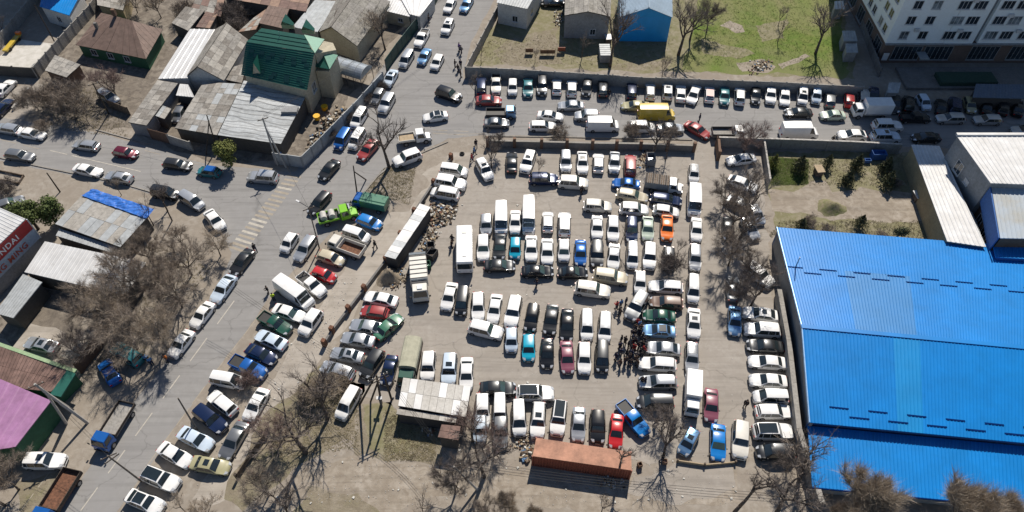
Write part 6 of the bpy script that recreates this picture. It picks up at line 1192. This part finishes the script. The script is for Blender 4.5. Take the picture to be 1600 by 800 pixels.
# tripod pole
bs = [G(562, 632), G(596, 630), G(612, 625)]; tops = [G(583, 594, 7.5), G(588, 586, 7.5), G(600, 586, 7.5)]; c = sum(bs, Vector())/3
tr = thing('lattice_pole', 'three legged power pole with crossbars south of the canvas truck', 'pole', (c.x, c.y, 0))
for b, t in zip(bs, tops): MB().tube(b, t, .15, .12, n=8).build('leg', 'wood_dark', tr)
for z, d in ((0, .4), (.6, 0)):
    p, q = tops[0], tops[2]; o = Vector((0, 0, -z)); MB().tube(p+o-(q-p)*.5, q+o+(q-p)*.4, .07, n=5).build('crossbar', 'wood_dark', tr)
for t in (-.4, 0, .5, 1, 1.3): p = tops[0]+(tops[2]-tops[0])*t; MB().tube(p, p+Vector((0, 0, .4)), .06, n=6).build('insulator', 'rubbish_white', tr)
b, t = G(582, 640), tops[1]; 
MB().tube(G(579, 628), tops[1]-Vector((0, 0, 1.5)), .12, n=6).build('leg', 'wood_dark', tr)
def wire(label, a, b, sag, n=1, gap=.35, r=.018):
    places = ['', 'northernmost ', 'second '][:1] if n == 1 else ['nearest ', 'second ', 'third ', 'farthest ']
    for k in range(n):
        mb = MB(); s = Vector((0, gap*k, 0)); N_ = 16; P = [a+s+(b-a)*(i/N_)-Vector((0, 0, sag*4*(i/N_)*(1-i/N_))) for i in range(N_+1)]
        for i in range(N_): mb.tube(P[i], P[i+1], r, n=3)
        o = mb.build('power_line', 'wire'); tag(o, (places[k]+label).strip(), 'cable', 'overhead cables')
wire('cable of the bundle past the container along the bottom', s6, G(1300, 790, 6.5), 1.2, 4, .3, .022); wire('cable from the tripod pole to the white leaning pole', tops[2], s6, .8, 3)
wire('cable from the street lamp toward the concrete yard pole', s1, s4, .8, 1); wire('cable across the sloping road from the leaning pole', s2, s3, .8, 2); wire('cable from the yard corner pole up the green fence', s4, G(690, 0, 8), 1.0, 3)
wire('cable across the sloping road to the tripod pole', G(330, 430, 7), tops[0], 1.0, 3); wire('cable along the west street', s5, G(327, 182, 7), .8, 1)
# ---------------------------------------------------------------- people
def skin_fig(segs, edges, sub=1):
    me = bpy.data.meshes.new('fig'); me.from_pydata([s[0] for s in segs], edges, []); o = bpy.data.objects.new('fig', me); C.objects.link(o)
    md = o.modifiers.new('s', 'SKIN'); sk = me.skin_vertices[0].data if me.skin_vertices else None
    if sk is None:
        bm = bmesh.new(); bm.from_mesh(me); bm.verts.layers.skin.verify(); bm.to_mesh(me); bm.free(); sk = me.skin_vertices[0].data
    for v, s in zip(sk, segs): v.radius = (s[1], s[2] if len(s) > 2 else s[1]); v.use_root = False
    sk[0].use_root = True
    if sub: m2 = o.modifiers.new('u', 'SUBSURF'); m2.levels = sub
    bpy.context.view_layer.update(); r = bpy.data.meshes.new_from_object(o.evaluated_get(bpy.context.evaluated_depsgraph_get())); bpy.data.objects.remove(o)
    for p in r.polygons: p.use_smooth = True
    return r
def person_proto(pose, seed):
    st = {'stand': (.0, .0, .05), 'walk': (.28, .30, .0), 'talk': (.05, .0, .35)}[pose]; sx, arm, fold = st
    root = thing('person', 'x', 'person'); parts = []
    segs = [((0, 0, .95), .15, .12), ((0, 0, 1.15), .14, .11), ((.01, 0, 1.36), .17, .11), ((.02, 0, 1.46), .07), ((.03, 0, 1.52), .065), ((.04, 0, 1.60), .095), ((.04, 0, 1.70), .085)]; edges = [(0, 1), (1, 2), (2, 3), (3, 4), (4, 5), (5, 6)]
    for s in (-1, 1):
        n = len(segs); f = sx*s; segs += [((0, s*.10, .88), .095), ((f*.45, s*.11, .48), .065), ((f*.9, s*.12, .09), .045), ((f*.9+.14, s*.13, .04), .045)]; edges += [(0, n), (n, n+1), (n+1, n+2), (n+2, n+3)]
        a = -arm*s; n = len(segs); segs += [((.01, s*.19, 1.38), .06), ((a*.5-.02, s*.25, 1.12), .048), ((a*.8+.08+fold, s*(.26-fold*.4), .90+fold*.55), .035), ((a*.9+.11+fold, s*(.25-fold*.5), .82+fold*.6), .04)]; edges += [(2, n), (n, n+1), (n+1, n+2), (n+2, n+3)]
    def add(me, nm, m):
        me.materials.clear(); me.materials.append(M[m]); me.name = nm; o = bpy.data.objects.new(nm, me); C.objects.link(o); o.parent = root; parts.append(o)
    add(skin_fig(segs, edges), 'body', 'skin')
    k = 1.22; up = [segs[0], segs[1], segs[2], segs[3]]; up = [(p[0],)+tuple(x*k+.012 for x in p[1:]) for p in up]; up[3] = (segs[3][0], .09); e = [(0, 1), (1, 2), (2, 3)]
    for b in (11, 19):
        n = len(up); q = [segs[b], segs[b+1], segs[b+2]]; up += [(p[0], p[1]*1.25+.015) for p in q]; e += [(2, n), (n, n+1), (n+1, n+2)]
    add(skin_fig(up, e), 'jacket', 'cloth black')
    lo = [((0, 0, .97), .17, .14)]; e = []
    for b in (7, 15):
        n = len(lo); q = [segs[b], segs[b+1], segs[b+2]]; lo += [(p[0], p[1]*1.15+.018) for p in q]; e += [(0, n), (n, n+1), (n+1, n+2)]
    add(skin_fig(lo, e), 'trousers', 'cloth navy')
    hm = MB(); n = 8
    for z, r_ in ((1.62, .105), (1.70, .115), (1.77, .085), (1.80, .02)):
        hm.v += [(.025+r_*math.cos(2*math.pi*i/n), r_*math.sin(2*math.pi*i/n), z) for i in range(n)]
    for j in range(3):
        for i in range(n): hm.f.append((j*n+i, j*n+(i+1) % n, (j+1)*n+(i+1) % n, (j+1)*n+i)); hm.m.append(0)
    hm.f.append(tuple(range(3*n, 4*n))); hm.m.append(0); o = hm.build('hair', 'hair', root, smooth=True); parts.append(o)
    for b in (10, 18):
        q = segs[b][0]; o = MB().box((q[0]-.03, q[1], .045), (.27, .1, .09)).build('shoe', 'cloth black', root); parts.append(o)
    return [root, parts, False]
PP = [person_proto('stand', 1), person_proto('walk', 2), person_proto('talk', 3)]; rp = random.Random(5)
def person(px, py, label, top='black', low='navy', pose=None, group=None):
    pr = PP[rp.randrange(3) if pose is None else pose]; p = G(px, py)
    if not pr[2]: root, parts = pr[0], pr[1]; pr[2] = True
    else:
        root = pr[0].copy(); C.objects.link(root); parts = []
        for c in pr[1]: d = c.copy(); C.objects.link(d); d.parent = root; parts.append(d)
    root.location = (p.x, p.y, .012); root.rotation_euler = (0, 0, rp.uniform(0, 6.28)); k = rp.uniform(.96, 1.08); root.scale = (k, k, k); tag(root, label, 'person', group)
    for o in parts:
        m = 'cloth '+top if o.name.startswith('jacket') else ('cloth '+low if o.name.startswith('trousers') else None)
        if m: sl = o.material_slots[0]; sl.link = 'OBJECT'; sl.material = M[m]
TC = ['black', 'black', 'black', 'navy', 'grey', 'brown', 'black', 'black', 'navy', 'red', 'blue']
for x, y in [(963, 483), (969, 480), (977, 476), (968, 492), (970, 535), (976, 537), (981, 543), (968, 546), (969, 556), (989, 534), (988, 540), (990, 548), (993, 536), (998, 524), (1003, 530), (997, 545), (1003, 544), (999, 555), (986, 558), (983, 563), (962, 562), (969, 572), (976, 568), (994, 560), (1005, 552), (992, 517), (998, 512), (994, 508), (1006, 538), (1008, 546), (985, 550), (992, 566), (1001, 560), (978, 556), (990, 527), (1000, 518), (987, 525), (984, 572), (995, 572)]:
    person(x, y, 'dark clothed person in the loose crowd between the parked cars', rp.choice(TC), rp.choice(['black', 'navy', 'grey']), group='crowd standing in the lot')
for x, y, lab, t in [(838.5, 446, 'person in black alone below the black SUV mid lot', 'black'), (744, 230, 'person in dark clothes at the west gate, topmost', 'black'), (741, 241, 'person in pale blue top at the west gate', 'blue'), (737, 252, 'person in dark red top at the west gate, lowest', 'red'), (908, 303, 'person in black just below the cream SUV', 'black'),
    (951, 152, 'person in dark clothes behind the silver roofed SUV at the wall', 'black'), (718, 80, 'person in purple jacket on the uphill street', 'purple'), (721, 84, 'person in grey beside the purple jacket', 'grey'), (711, 105, 'person in dark clothes left of the small street group', 'black'), (716, 112, 'person in black in the small street group', 'black'), (720, 106, 'person in dark blue in the small street group', 'navy'), (720, 121, 'person in brown at the foot of the street group', 'brown'),
    (1092, 190, 'person standing behind the red sedan on the east road', 'navy'), (400, 393, 'person in black crossing by the dark sedan at the zebra', 'black'), (231, 566, 'person in pale blue standing under the thicket, left', 'blue'), (239, 570, 'person in blue standing under the thicket, right', 'blue'), (263, 565, 'person in orange top beside the white parked sedan', 'orange'), (420, 458, 'person in black behind the long white van', 'black'), (429, 470, 'person in yellow vest behind the long white van', 'hivis'),
    (587, 388, 'person in black walking the path beside the tin shed', 'black'), (707, 379, 'person in dark clothes left of the bus, upper', 'black'), (706, 387, 'person in brown left of the bus, lower', 'brown'), (612, 522, 'person in dark clothes beside the green sedan', 'black'), (1002, 600, 'person at the tail of the white estate under the crowd', 'black'), (1007, 600, 'person in navy beside the tail of the estate', 'navy'), (1023, 664, 'person in black above the bare tree and bins', 'black'), (1050, 670, 'person in dark clothes beside the bare trunk, upper', 'navy'), (1053, 664, 'person in grey beside the bare trunk', 'grey'),
    (1033, 721, 'person in black next to the small pale bin', 'black'), (1163, 636, 'person in dark clothes right of the plum sedan', 'black'), (1299, 224, 'person in black by the garden wall', 'black'), (441, 249, 'person in blue in the yard corner beside the concrete pole', 'blue'), (480, 252, 'person in dark clothes at the end of the yard wall', 'black'), (669, 30, 'person in grey at the top of the green fence', 'grey'), (670, 36, 'person in black at the top of the green fence', 'black')]:
    person(x, y, lab, t, rp.choice(['black', 'navy']))
print('objects', len(bpy.data.objects))
